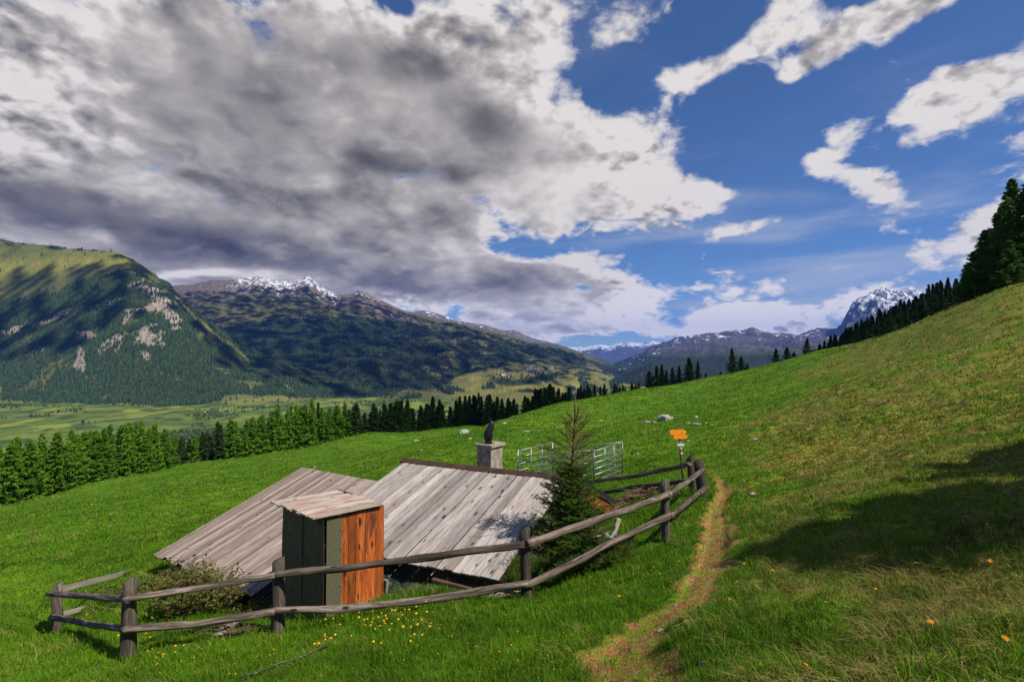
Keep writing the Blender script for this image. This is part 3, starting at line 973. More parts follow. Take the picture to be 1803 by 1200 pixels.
# ---------------------------------------------------------------- wood, metal, stone
def m_wood(cols, grain=(60, 2.0), knots=0.75, crack=0.5, stain=None, edge=None):
    """cols: dark, mid, light; the grain runs along v"""
    def b(nt):
        uv = nt.n('ShaderNodeUVMap').outputs[0]
        rnd = nt.attr('rnd')
        s = nt.sep(uv)
        v3 = nt.comb(nt.m('MULTIPLY', s[0], grain[0]), nt.m('MULTIPLY', s[1], grain[1]), nt.m('MULTIPLY', rnd, 90.0))
        wob = nt.noise(nt.comb(nt.m('MULTIPLY', s[0], 9), nt.m('MULTIPLY', s[1], 2.2), nt.m('MULTIPLY', rnd, 37.0)), 1.0, 3, 0.5, color=True)
        v3 = nt.v('ADD', v3, nt.v('MULTIPLY', wob, (5.0, 0.4, 0)))
        g = nt.noise(v3, 1.0, 6, 0.62)
        c = nt.ramp(g, [(0.28, cols[0]), (0.48, cols[1]), (0.72, cols[2])])
        vr = nt.rng(rnd, 0, 1, 0.55, 1.25, smooth=False)
        c = nt.v('SCALE', c, scale=vr)
        fl = nt.noise(nt.comb(nt.m('MULTIPLY', s[0], 8), nt.m('MULTIPLY', s[1], 1.1), nt.m('MULTIPLY', rnd, 11.0)), 1.0, 5, 0.6)
        c = nt.mix(nt.rng(fl, 0.45, 0.75, 0, 0.55), c, cols[0])
        if stain is not None:
            st = nt.noise(nt.comb(nt.m('MULTIPLY', s[0], 5), nt.m('MULTIPLY', s[1], 0.8), nt.m('MULTIPLY', rnd, 7.0)), 1.0, 3, 0.6)
            c = nt.mix(nt.rng(st, 0.55, 0.7, 0, stain[3]), c, stain[:3])
        if knots:
            kv = nt.comb(nt.m('MULTIPLY', s[0], 7.5), nt.m('MULTIPLY', s[1], 2.8), nt.m('MULTIPLY', rnd, 60.0))
            kd = nt.n('ShaderNodeTexVoronoi', feature='F1')
            nt.put(kd.inputs['Vector'], nt.v('ADD', kv, nt.v('MULTIPLY', wob, (0.3, 0.3, 0.0))))
            kd.inputs['Scale'].default_value = 1.0
            sel = nt.sep(kd.outputs[1])[0]
            rad = nt.m('MULTIPLY', nt.rng(sel, 0.30, 1.0, 0.0, 0.30, smooth=False), knots)
            k = nt.rng(kd.outputs[0], rad, nt.m('MULTIPLY', rad, 0.45))
            k = nt.m('MULTIPLY', k, nt.m('GREATER_THAN', sel, 0.36))
            c = nt.mix(nt.m('MULTIPLY', k, 0.95), c, tuple(x * 0.28 for x in cols[0]))
        if crack:
            ck = nt.noise(nt.comb(nt.m('MULTIPLY', s[0], 110), nt.m('MULTIPLY', s[1], 1.3), nt.m('MULTIPLY', rnd, 23.0)), 1.0, 3, 0.55)
            c = nt.mix(nt.rng(ck, 0.36, 0.27, 0, crack), c, tuple(x * 0.15 for x in cols[0]))
        return c, nt.bump(g, 0.6, 0.006)
    return b


M_silver = material('silver planks', m_wood(((0.15, 0.120, 0.102), (0.38, 0.325, 0.290), (0.57, 0.505, 0.465)), stain=(0.30, 0.20, 0.15, 0.5), knots=1.15), rough=0.75, spec=0.25)
M_grey = material('weathered grey planks', m_wood(((0.12, 0.088, 0.068), (0.31, 0.235, 0.19), (0.48, 0.39, 0.325)), stain=(0.27, 0.19, 0.14, 0.5), crack=0.7), rough=0.85, spec=0.2)
M_toproof = material('shed roof planks', m_wood(((0.17, 0.10, 0.075), (0.42, 0.33, 0.27), (0.60, 0.52, 0.46)), stain=(0.30, 0.10, 0.05, 0.7)), rough=0.8, spec=0.2)
M_orange = material('larch boards', m_wood(((0.075, 0.020, 0.008), (0.34, 0.078, 0.014), (0.60, 0.18, 0.036)), grain=(26, 1.6), knots=1.1, crack=0.55, stain=(0.060, 0.024, 0.014, 0.95)), rough=0.55, spec=0.35)
M_log = material('weathered logs', m_wood(((0.030, 0.022, 0.017), (0.110, 0.082, 0.063), (0.34, 0.275, 0.22)), grain=(30, 1.1), knots=0.8, crack=1.0), rough=0.9, spec=0.15)
M_post = material('weathered posts', m_wood(((0.030, 0.024, 0.019), (0.085, 0.067, 0.052), (0.20, 0.165, 0.13)), grain=(36, 1.6), knots=0.3, crack=0.9), rough=0.92, spec=0.12)
M_darkwood = material('dark boards', m_wood(((0.010, 0.009, 0.009), (0.030, 0.027, 0.026), (0.075, 0.066, 0.060)), knots=0.3), rough=0.8, spec=0.2)
M_brownwood = material('brown beams', m_wood(((0.035, 0.018, 0.010), (0.085, 0.045, 0.026), (0.16, 0.09, 0.055)), knots=0.5), rough=0.8, spec=0.2)
M_pale = material('pale rail planks', m_wood(((0.10, 0.085, 0.065), (0.25, 0.215, 0.17), (0.42, 0.37, 0.30)), knots=0.4), rough=0.9, spec=0.15)


def simple(name, c0, c1, scale=20, rough=0.7, spec=0.3, metal=0.0, bump=0.3, dist=0.01, detail=6):
    def b(nt):
        pos = nt.n('ShaderNodeTexCoord').outputs['Object']
        n = nt.noise(pos, scale, detail, 0.62)
        return nt.mix(nt.rng(n, 0.3, 0.7), c0, c1), nt.bump(n, bump, dist)
    return material(name, b, rough=rough, spec=spec, metal=metal)


M_cap = simple('brown ridge metal', (0.045, 0.022, 0.014), (0.10, 0.05, 0.030), 3.0, rough=0.5, spec=0.4, metal=0.2)
M_tar = simple('felt shaded side', (0.100, 0.070, 0.032), (0.165, 0.120, 0.060), 14, rough=0.75, spec=0.3, bump=0.4)  # felt of the shaded side, colour browned to offset blue skylight
M_felt_lit = simple('felt sunlit side', (0.075, 0.072, 0.040), (0.120, 0.112, 0.068), 40, rough=0.85, spec=0.2, bump=0.5)  # same felt on the sunlit front, with its own lit tone
M_render = simple('chimney render', (0.16, 0.135, 0.11), (0.36, 0.31, 0.25), 7, rough=0.95, spec=0.1, bump=0.6)
M_capstone = simple('chimney slab', (0.24, 0.20, 0.15), (0.44, 0.38, 0.29), 12, rough=0.9, spec=0.1)
M_black = simple('black sheet metal', (0.010, 0.010, 0.011), (0.030, 0.030, 0.033), 6, rough=0.4, spec=0.5, metal=0.4)
M_zinc = simple('galvanised steel', (0.20, 0.215, 0.23), (0.36, 0.38, 0.40), 9, rough=0.42, spec=0.5, metal=0.6, bump=0.05)
M_tarp = simple('green tarpaulin', (0.016, 0.026, 0.014), (0.050, 0.065, 0.038), 5, rough=0.38, spec=0.5, bump=0.15)
M_stone = simple('pale granite', (0.20, 0.18, 0.155), (0.48, 0.44, 0.39), 9, rough=0.9, spec=0.15, bump=0.6, dist=0.03)
M_wall = simple('dry stone wall', (0.030, 0.026, 0.020), (0.14, 0.12, 0.095), 4, rough=0.95, spec=0.1, bump=1.0, dist=0.05)
M_bolt = simple('screw washers', (0.30, 0.30, 0.30), (0.5, 0.5, 0.5), 9, rough=0.4, metal=0.6)
M_sign = simple('yellow sign board', (0.78, 0.24, 0.008), (0.90, 0.31, 0.012), 6, rough=0.45, spec=0.4, bump=0.0)
M_white = simple('white paint', (0.60, 0.60, 0.58), (0.78, 0.78, 0.76), 12, rough=0.6, bump=0.1)
M_red = simple('red paint', (0.50, 0.035, 0.015), (0.62, 0.06, 0.025), 12, rough=0.6, bump=0.1)
M_pole = simple('dark grey pole', (0.045, 0.048, 0.055), (0.10, 0.105, 0.115), 12, rough=0.45, spec=0.4, metal=0.3, bump=0.1)
M_hose = simple('black hose', (0.008, 0.008, 0.009), (0.03, 0.03, 0.032), 20, rough=0.45, spec=0.5)
M_stick = simple('dead branches', (0.07, 0.035, 0.022), (0.22, 0.13, 0.09), 15, rough=0.95, spec=0.1)
M_oldstick = simple('grey sticks', (0.16, 0.12, 0.10), (0.34, 0.28, 0.24), 15, rough=0.95, spec=0.1)

UP = np.array([0, 0, 1.0])
# ================================================================ the big roof: ridge 4.6 m long, slope 14.7 degrees, fitted to the photo
TH = R(64.59)
r_dir = np.array([-math.sin(TH), math.cos(TH), 0])
sh_dir = np.array([math.cos(TH), math.sin(TH), 0])
E2 = P(878, 1022, 8.6)


def plank_roof(mb, o, r, s, L, Wd, width, thick=0.025, jitter=0.03, sag=0.0, seg=7, warp=0.006, lift=None, gap=0.021, drift=None):
    """planks run along s from the eave line o..o+r*L"""
    nrm = np.cross(s, r)
    nrm = nrm / np.linalg.norm(nrm)
    if nrm[2] < 0:
        nrm = -nrm
    x = 0.0
    i = 0
    while x < L - 0.03:
        w = min(width * random.uniform(0.82, 1.18), L - x)
        d = random.uniform(-jitter, jitter)
        ww = w - gap * random.uniform(0.6, 2.0)
        tz = random.uniform(0, 0.011)
        st = o + r * x - s * (0.02 + d) + nrm * tz
        if sag:
            st = st - UP * sag * math.sin(math.pi * x / L)
        mb.box(st, r, s, nrm, ww, Wd + d, thick, rn=random.random(), seg=seg, warp=warp)
        x += w
        i += 1


random.seed(3)
hut = empty('hut', tuple(E2 + r_dir * 2.3 + sh_dir * 3.0 - UP * 1.2))
tag(hut, 'low stone hut under a silvery plank roof with rendered chimney, beside the young spruce', 'hut')
PH = R(14.7)
s1 = sh_dir * math.cos(PH) + UP * math.sin(PH)
L1, W1 = 4.58, 3.695
R2 = E2 + s1 * W1
R1 = R2 + r_dir * L1
m = MB()
plank_roof(m, E2, r_dir, s1, L1, W1, 0.185, jitter=0.02, sag=0.02)
# one lifted, slightly skewed plank
nrm1 = np.cross(s1, r_dir)
nrm1 = nrm1 if nrm1[2] > 0 else -nrm1
m.build('roof', M_silver, hut, label='silvery grey plank slope facing the fence')
PB = R(22)
s2 = -(sh_dir * math.cos(PB) - UP * math.sin(PB))       # upslope of the back side (towards the camera)
WB = 4.9
Eb2 = R2 - r_dir * 0.18 - s2 * WB
m = MB()
plank_roof(m, Eb2, r_dir, s2, L1 + 0.2, WB, 0.2, seg=4)
m.build('roof', M_grey, hut, label='darker plank slope falling away behind the ridge')
# rake boards and soffit on the gable beside the spruce
m = MB()
nb = np.cross(s2, r_dir)
nb = nb if nb[2] > 0 else -nb
m.box(Eb2 - r_dir * 0.03 - nb * 0.10, r_dir, s2, nb, 0.035, WB, 0.125, rn=0.2, seg=3)
m.box(Eb2 - r_dir * 0.036 + nb * 0.031, r_dir, s2, nb, 0.26, WB, 0.022, rn=0.6, seg=3)
m.build('rake_board', M_darkwood, hut)
m = MB()
m.box(Eb2 + r_dir * 0.01 - nb * 0.40, r_dir, s2, nb, 0.04, WB - 0.1, 0.29, rn=0.35, seg=2)
m.box(Eb2 + r_dir * 0.06 - nb * 0.13, r_dir, s2, nb, 0.30, WB - 0.1, 0.02, rn=0.7, seg=2)
m.build('gable_board', M_orange, hut)
m = MB()
m.box(E2 - r_dir * 0.01 + s1 * 0.02 - nrm1 * 0.05, r_dir, s1, nrm1, 0.03, W1 - 0.1, 0.045, rn=0.4)
m.build('rake_board', M_darkwood, hut)
# eave beams
m = MB()
for k, (dz, ds) in enumerate(((-0.085, 0.05), (-0.17, 0.18))):
    m = MB()
    m.box(E2 + r_dir * 0.02 + s1 * ds + UP * dz, s1, r_dir, nrm1, 0.06, L1 - 0.04, 0.075, rn=0.3 + 0.3 * k, seg=4)
    m.build('eave_beam', M_brownwood, hut)
for k in range(6):
    m = MB()
    m.box(E2 + r_dir * (0.3 + k * 0.78) + s1 * 0.10 - nrm1 * 0.135, r_dir, s1, nrm1, 0.08, 1.6, 0.10, rn=0.2 + 0.1 * k)
    m.build('rafter', M_brownwood, hut)
# ridge cap of folded brown sheet, slightly sagging, three lengths
xs = np.linspace(-0.10, L1 + 0.10, 13)
for j in range(3):
    m = MB()
    a, b = xs[j * 4], xs[j * 4 + 4]
    for seg_ in range(4):
        x0, x1 = xs[j * 4 + seg_], xs[j * 4 + seg_ + 1]
        V = []
        for x in (x0, x1):
            base = R2 + r_dir * x + nrm1 * (0.045 + 0.003 * j) - UP * 0.02 * math.sin(math.pi * min(max(x / L1, 0), 1))
            V += [base - s1 * 0.17, base - s1 * 0.17 - nrm1 * 0.03, base + UP * 0.03, base - s2 * 0.17 + UP * 0.0]
        m.add(V, F4=[(0, 4, 6, 2), (2, 6, 7, 3), (1, 5, 4, 0)], rn=0.4 + 0.1 * j)
    m.build('ridge_cap', M_cap, hut)
# walls of field stones
rs_ = np.random.RandomState(5)


def rock_mesh(mb, c, size, rn=None, seed=0, flat=0.7, detail=2):
    bpy_bm = __import__('bmesh').new()
    __import__('bmesh').ops.create_icosphere(bpy_bm, subdivisions=detail, radius=1.0)
    V = np.array([v.co[:] for v in bpy_bm.verts])
    F = np.array([[v.index for v in f.verts] for f in bpy_bm.faces])
    bpy_bm.free()
    s = seed * 3.7
    d = 1 + 0.32 * fbm(V[:, 0] * 1.1 + s, V[:, 1] * 1.1 + s, V[:, 2] * 1.1, oct=3) + 0.07 * perlin(V[:, 0] * 4 + s, V[:, 1] * 4, V[:, 2] * 4)
    V = V * d[:, None]
    V = np.clip(V, -0.86, 0.86) * np.array([size[0], size[1], size[2]])
    a = rs_.uniform(0, 6.28)
    V = np.stack([V[:, 0] * math.cos(a) - V[:, 1] * math.sin(a), V[:, 0] * math.sin(a) + V[:, 1] * math.cos(a), V[:, 2]], -1)
    mb.add(V + np.array(c), F3=F, UV=V[:, :2], rn=rs_.uniform(0, 1) if rn is None else rn)


def stone_wall(mb, a, b, z0, z1a, z1b, th=0.4, size=0.24):
    a, b = np.array(a, float), np.array(b, float)
    d = b - a
    L = np.linalg.norm(d)
    d = d / L
    nn = np.array([-d[1], d[0], 0])
    mb.add([a + nn * .04 + UP * (z0), b + nn * .04 + UP * z0, b + nn * .04 + UP * (z1b - 0.03), a + nn * .04 + UP * (z1a - 0.03),
            a + nn * (th - .04) + UP * (z0), b + nn * (th - .04) + UP * z0, b + nn * (th - .04) + UP * (z1b - 0.03), a + nn * (th - .04) + UP * (z1a - 0.03)],
           F4=[(0, 1, 2, 3), (5, 4, 7, 6), (3, 2, 6, 7), (4, 0, 3, 7), (1, 5, 6, 2)], rn=0.1)
    z = z0
    row = 0
    while z < max(z1a, z1b) - 0.06:
        h = rs_.uniform(0.12, 0.20)
        x = rs_.uniform(-0.1, 0.1)
        while x < L:
            w = rs_.uniform(0.18, 0.42)
            top = z1a + (z1b - z1a) * (x + w / 2) / L
            if z + h * 0.8 < top:
                rock_mesh(mb, a + d * (x + w / 2) + nn * 0.1 + UP * (z + h / 2), (w * 0.56, 0.16, h * 0.58), detail=1, seed=row * 13 + x)
            x += w
        z += h * 0.96
        row += 1


m = MB()
inset = 0.42
e = lambda t, s_, z=0: np.array([*(E2 + r_dir * t + sh_dir * s_)[:2], 0]) + UP * z
zr = R2[2] - 0.16
stone_wall(m, e(L1 - 0.3, inset), e(0.35, inset), -5.3, E2[2] - 0.12, E2[2] - 0.12)
stone_wall(m, e(0.3, inset + 0.05), e(0.3, 3.57), -5.3, E2[2] - 0.10, zr - 0.05)
stone_wall(m, e(0.3, 3.57), e(0.3, 7.5), -5.8, zr - 0.25, zr - 1.70)
stone_wall(m, e(L1 - 0.3, 7.4), e(L1 - 0.3, inset), -6.2, zr - 1.7, E2[2] - 0.1)
m.build('wall', M_wall, hut)

# chimney
chc = P(861, 783, 13.6)
fd = np.array([math.cos(R(56)), math.sin(R(56)), 0])
ld = np.array([-fd[1], fd[0], 0])
chw, chd = 0.52, 0.46
ch_o = np.array([chc[0], chc[1], 0]) - fd * chw * 0.42 - ld * chd * 0.5
ztop = chc[2] - 0.02
m = MB()
ch_z0 = -4.4
m.box(ch_o + UP * ch_z0, fd, UP, ld, chw, ztop - ch_z0, chd, rn=0.5, seg=5, warp=0.012)
chim = m.build('chimney', M_render, hut)
m = MB()
m.box(ch_o + UP * (ztop + 0.003) - fd * 0.06 - ld * 0.06, fd, ld, UP, chw + 0.12, chd + 0.12, 0.065, rn=0.5)
sub('chimney_slab', m, M_capstone, chim, hut)
# black cowl: square throat, bent hood leaning over, thin vane on top
cc = ch_o + fd * chw * 0.36 + ld * chd * 0.5 + UP * (ztop + 0.068)
m = MB()
m.box(cc - fd * 0.13 - ld * 0.13, fd, ld, UP, 0.26, 0.26, 0.012)
m.tube([cc + UP * 0.01, cc + UP * 0.14], [0.095, 0.095], ns=12)
rightv = np.array([1, 0.1, 0.0])
cen = [cc + UP * 0.13, cc + UP * 0.20, cc + UP * 0.28, cc + UP * 0.37 + rightv * 0.035, cc + UP * 0.46 + rightv * 0.075, cc + UP * 0.54 + rightv * 0.095, cc + UP * 0.575 + rightv * 0.10]
m.tube(cen, [0.125, 0.115, 0.118, 0.10, 0.082, 0.055, 0.035], ns=14)
m.box(cc + UP * 0.195 - fd * 0.135 - ld * 0.135, fd, ld, UP, 0.27, 0.27, 0.010)
m.tube([cc + UP * 0.52 + rightv * 0.045, cc + UP * 0.70 + rightv * 0.035], [0.028, 0.012], ns=6)
sub('chimney_cowl', m, M_black, chim, hut, smooth=False)

# ================================================================ the lower roof to the left
B2 = P(443, 1051, 9.1) * 1.05
TH2, PH2 = R(57.5), R(18.6)
r2_ = np.array([-math.sin(TH2), math.cos(TH2), 0])
sh2 = np.array([math.cos(TH2), math.sin(TH2), 0])
s_2 = sh2 * math.cos(PH2) + UP * math.sin(PH2)
L2, W2 = 3.59 * 1.05, 3.73 * 1.05
L2, W2 = W2 * 0 + 3.78, 3.92
hut2 = empty('hut', tuple(B2 + r2_ * 1.8 + sh2 * 1.8 - UP * 1.0))
tag(hut2, 'sunken hut whose rough brown-grey plank roof slopes down behind the orange shed', 'hut')
m = MB()
plank_roof(m, B2, r2_, s_2, L2, W2 + 0.02, 0.115, jitter=0.045, warp=0.012, gap=0.012, seg=8)
m.build('roof', M_grey, hut2)
m = MB()
nn2 = np.cross(s_2, r2_)
nn2 = nn2 if nn2[2] > 0 else -nn2
for k in range(4):
    m.box(B2 - r2_ * (0.09 + 0.085 * k) + s_2 * (-0.03 + 0.05 * k) - nn2 * (0.04 + 0.022 * k), r2_, s_2, nn2, 0.082, 1.9, 0.02, rn=0.2 + 0.2 * k, seg=3, warp=0.01)
m.build('edge_boards', M_darkwood, hut2)
m = MB()
m.box(B2 + s_2 * 0.03 - nn2 * 0.11, s_2, r2_, nn2, 0.05, L2, 0.10, rn=0.3, seg=3)
m.box(B2 + r2_ * L2 - nn2 * 0.09, r2_, s_2, nn2, 0.03, W2, 0.10, rn=0.6, seg=3)
m.build('fascia', M_darkwood, hut2)
for q in ((0.55, 0.93, 0.32), (0.86, 0.60, 0.26), (0.70, 0.47, 0.30), (0.83, 0.99, 0.30)):
    m = MB()
    m.box(B2 + r2_ * L2 * q[0] + s_2 * W2 * q[1] * 0.98 + nn2 * 0.055, r2_, s_2 * 0.8 + r2_ * 0.6, nn2, 0.03, q[2], 0.018, rn=0.7)
    m.build('loose_batten', M_pale, hut2)
m = MB()
e2 = lambda t, s_: np.array([*(B2 + r2_ * t + sh2 * s_)[:2], 0])
stone_wall(m, e2(L2 - 0.25, 0.35), e2(0.1, 0.35), -6.2, B2[2] - 0.02, B2[2] - 0.02)
stone_wall(m, e2(0.1, 0.35), e2(0.1, 3.4), -6.0, B2[2] - 0.02, B2[2] + 0.95)
stone_wall(m, e2(L2 - 0.25, 3.6), e2(L2 - 0.25, 0.35), -6.4, B2[2] + 0.98, B2[2] - 0.02)
stone_wall(m, e2(0.1, 3.5), e2(L2 - 0.25, 3.5), -6.4, B2[2] + 0.98, B2[2] + 0.98)
m.build('wall', M_wall, hut2)

# ================================================================ the tall orange shed (outhouse)
oC = np.array([-2.96, 8.2, 0])
OT = R(54.5)
of = np.array([math.cos(OT), math.sin(OT), 0])
ol = np.array([-of[1], of[0], 0])
ow = 1.167
shed = empty('outhouse', (oC[0] + 0.0, oC[1] + 0.85, -4.3))
tag(shed, 'narrow outhouse of orange larch boards and dark felt standing behind the fence', 'outhouse')


def rz_(p):           # roof plane height above a ground point
    d = p[:2] - np.array([-3.02, 7.94])
    return -2.49 - 0.070 * (d @ of[:2]) + 0.050 * (d @ ol[:2])


zb = -4.75


def wall_panel(mb, a, b, t, nrm_, rn, off=0.0, z0=zb, seg=1):
    """upright board from ground point a to b, thickness t outward nrm_"""
    za, zb_ = rz_(a) - 0.035, rz_(b) - 0.035
    V = [a + UP * z0, b + UP * z0, b + UP * zb_, a + UP * za]
    V = [v + nrm_ * off for v in V]
    V2 = [v + nrm_ * t for v in V]
    w = np.linalg.norm(b - a)
    u0 = random.random() * 40
    v0 = random.random() * 40
    uv = [(u0, v0), (u0 + w, v0), (u0 + w, v0 + zb_ - z0), (u0, v0 + za - z0)] * 2
    Fc = [(4, 5, 6, 7), (3, 2, 1, 0), (0, 1, 5, 4), (1, 2, 6, 5), (2, 3, 7, 6), (3, 0, 4, 7)]
    if np.dot(np.cross(b - a, UP), nrm_) < 0:
        Fc = [f[::-1] for f in Fc]
    mb.add(np.array(V + V2), F4=Fc, UV=uv, rn=rn)


m = MB()
xw = 0.275
cuts = [0.275, 0.42, 0.575, 0.775, 0.975, 1.167]
rn_o = [0.55, 0.10, 0.75, 0.95, 0.45]
for i in range(5):
    wall_panel(m, oC + of * (cuts[i] + 0.003), oC + of * (cuts[i + 1] - 0.003), 0.022, -ol, rn_o[i], off=0.002 * (i % 3))
m.build('front_boards', M_orange, shed, label='orange larch boards of the front')
m = MB()
wall_panel(m, oC + of * 0.006, oC + of * 0.285, 0.012, -ol, 0.5, off=0.020)
m.build('felt_strip', M_felt_lit, shed)
for k in range(6):
    m = MB()
    zc = -2.78 - 0.30 * k
    m.box(oC + of * 0.262 - ol * 0.042 + UP * zc, of, UP, -ol, 0.022, 0.022, 0.008)
    m.build('screw', M_bolt, shed)
# left side: two felt sheets with creases
for a, b, o_ in ((0.0, 0.58, 0.0), (0.57, 1.167, 0.012)):
    n_u, n_v = 14, 26
    U, Vv = np.meshgrid(np.linspace(a, b, n_u), np.linspace(0, 1, n_v))
    base = oC[None, None] + ol[None, None] * U[..., None]
    zt_ = np.array([[rz_(base[i, j]) - 0.035 for j in range(n_u)] for i in range(n_v)])
    zz = zb + (zt_ - zb) * Vv
    bul = 0.016 * fbm(U * 3 + 5, zz * 1.6, oct=3) + 0.02 * np.abs(fbm(U * 5, zz * 7 + U * 4, oct=2)) * (1 - sstep(zz, -4.3, -3.8))
    Pn = base - of[None, None] * (0.02 + o_ + bul[..., None])
    Pn[..., 2] = zz
    ii = np.arange(n_u * n_v).reshape(n_v, n_u)
    F_ = np.stack([ii[:-1, :-1], ii[:-1, 1:], ii[1:, 1:], ii[1:, :-1]], -1).reshape(-1, 4)[:, ::-1]
    mm = MB()
    mm.add(Pn.reshape(-1, 3), F4=F_, UV=np.stack([U.ravel(), zz.ravel()], -1))
    mm.build('felt_sheet', M_tar, shed, smooth=True)
m = MB()
wall_panel(m, oC + of * ow + ol * 0.0, oC + of * ow + ol * ow, 0.022, of, 0.3)
wall_panel(m, oC + of * ow + ol * ow, oC + ol * ow, 0.022, ol, 0.3)
wall_panel(m, oC + ol * 1.16, oC + ol * 0.02, 0.015, -of, 0.3)
m.build('back_boards', M_brownwood, shed)
rn_ = np.array([-3.02, 7.94, 0]) + UP * -2.49
rof = of * 1 + UP * -0.070
rof /= np.linalg.norm(rof)
rol = ol * 1 + UP * 0.050
rol /= np.linalg.norm(rol)
nro = np.cross(rof, rol)
m = MB()
x = 0.0
k = 0
for wpl in (0.125, 0.10, 0.15, 0.12, 0.14, 0.13, 0.16, 0.13, 0.15):
    low = k % 2
    m.box(rn_ + rol * x - rof * random.uniform(0, 0.05) + nro * (0.0 if low else 0.018), rol, rof, nro, wpl + (0.02 if not low else -0.012), 1.38 + random.uniform(-0.02, 0.03), 0.022, rn=random.choice([0.15, 0.4, 0.9, 0.75]), seg=3, warp=0.004)
    x += wpl
    k += 1
m.box(rn_ + rol * 1.1 + rof * 1.28 + nro * 0.045 - rol * 0.3, rof, rol, nro, 0.05, 0.45, 0.015, rn=0.0)
m.build('roof', M_toproof, shed)
m = MB()
m.box(rn_ + rol * 0.12 + rof * 0.22 - nro * 0.055, rof, rol, nro, 0.05, 1.1, 0.05, rn=0.2)
m.box(rn_ + rol * 0.12 + rof * 1.20 - nro * 0.055, rof, rol, nro, 0.05, 1.1, 0.05, rn=0.2)
m.build('roof_batten', M_darkwood, shed)
m = MB()
m.box(oC + of * (ow + 0.03) + UP * -4.55 - ol * 0.03, of, UP * 0.99 + of * 0.05, ol, 0.05, 0.62, 0.10, rn=0.5)
pl = m.build('plank', M_pale)
pl.location = (0, 0, 0)
tag(pl, 'short pale plank leaning against the right edge of the orange outhouse', 'plank')

# ================================================================ tarpaulin heaped under the eave
nu, nv = 110, 46
U, Vv = np.meshgrid(np.linspace(0.15, 3.0, nu), np.linspace(0, 1, nv))
base = E2[None, None] + r_dir[None, None] * U[..., None] + sh_dir[None, None] * (0.42 - 1.05 * Vv[..., None])
zg_ = zt(base[..., 0], base[..., 1])
top = E2[2] - 0.20
fold = 0.10 * np.abs(fbm(U * 2.6 + Vv * 1.6, Vv * 3.0 - U * 0.8, oct=4)) + 0.05 * fbm(U * 9, Vv * 5 + U * 3, oct=3)
zz = zg_ + 0.02 + (top - zg_) * np.clip(1 - Vv * 1.35 + 0.25 * fbm(U * 1.2, Vv * 0, oct=2), 0, 1) ** 1.4 + fold
base[..., 2] = np.minimum(zz, E2[2] - 0.20 + 0.28 * (0.42 - 1.05 * Vv - 0.1))
base[..., :2] += (fold * 0.8)[..., None] * sh_dir[None, None, :2] * -1
ii = np.arange(nu * nv).reshape(nv, nu)
F_ = np.stack([ii[:-1, :-1], ii[:-1, 1:], ii[1:, 1:], ii[1:, :-1]], -1).reshape(-1, 4)
tp = np_mesh('tarpaulin', base.reshape(-1, 3), F_, M_tarp, smooth=True)
tag(tp, 'crumpled dark green tarpaulin heaped under the eave of the silvery roof', 'tarpaulin')
m = MB()
o_ = P(760, 1022, 8.35)
m.box(o_, np.array([0.3, 0.9, 0]), P(828, 1040, 8.15) - o_, UP, 0.07, 1.0, 0.03, rn=0.8)
pb = m.build('plank', M_brownwood)
tag(pb, 'dark brown board lying on the green tarpaulin under the eave', 'plank')

# ================================================================ log fence
fence = empty('log_fence', tuple(P(490, 1115, 7.56)))
tag(fence, 'weathered split log fence running in front of the huts and round the yard', 'fence')
post_top = []
random.seed(11)
widths = [0.085, 0.085, 0.088, 0.078, 0.075, 0.115]
lean = [(0.0, 0), (-0.01, 0), (0.0, 0), (0.035, 0), (0.02, 0), (0.12, 0.0)]
for i, (px, ptop, pf, Y) in enumerate(POSTS):
    T = P(px, ptop, Y)
    Bt = P(px, pf, Y)
    Bt = Bt + np.array([lean[i][0], 0, -0.35])
    T = T - np.array([lean[i][0] * 0.3, 0, 0])
    pts = [Bt + (T - Bt) * t for t in np.linspace(0, 1, 8)]
    m = MB()
    m.tube(pts, [widths[i] * (1.08 - 0.10 * t) for t in np.linspace(0, 1, 8)], ns=14, rough=0.16, rn=random.random(), cut=((0.35, 0.1, 0) if i != 1 else (0.75, 0.1, 0)))
    m.build('post', M_post if i not in (0,) else M_log, fence, smooth=True)
    post_top.append(T)
# second post of the far corner, and end posts of the back run
for (px, ptop, pf, Y, w) in ((1214, 803, 862, 13.2, 0.08), (1032, 838, 880, 20.5, 0.08)):
    T, Bt = P(px, ptop, Y), P(px + (6 if px > 1100 else 0), pf, Y) - UP * 0.3
    m = MB()
    m.tube([Bt + (T - Bt) * t for t in np.linspace(0, 1, 6)], w, ns=12, rough=0.15, rn=random.random(), cut=(0.8, 0, 0))
    m.build('post', M_post, fence)


def rail(pts, r0, r1, bend=0.02, mat=None, label=None, nseg=44, rough=0.26):
    pts = np.array(pts, float)
    dl = np.r_[0, np.cumsum(np.linalg.norm(np.diff(pts, axis=0), axis=1))]
    tt_ = np.linspace(0, 1, nseg)
    Q = np.stack([np.interp(tt_ * dl[-1], dl, pts[:, k]) for k in range(3)], -1)
    s_ = random.random() * 90
    Q[:, 2] += bend * fbm(tt_ * 3 + s_, tt_ * 0, oct=2) * np.sin(tt_ * math.pi) ** 0.5
    Q[:, 1] += bend * fbm(tt_ * 3 + s_, tt_ * 0 + 5, oct=2) * np.sin(tt_ * math.pi) ** 0.5
    m = MB()
    m.tube(Q, (r0 + (r1 - r0) * tt_) * 0.77, ns=18, rough=rough, rn=random.random())
    return m.build('rail', mat or M_log, fence, smooth=True, label=label)


def Pf(px, py, i=None, Y=None, off=0.13):
    return P(px, py, (POSTS[i][3] if Y is None else Y) - off)


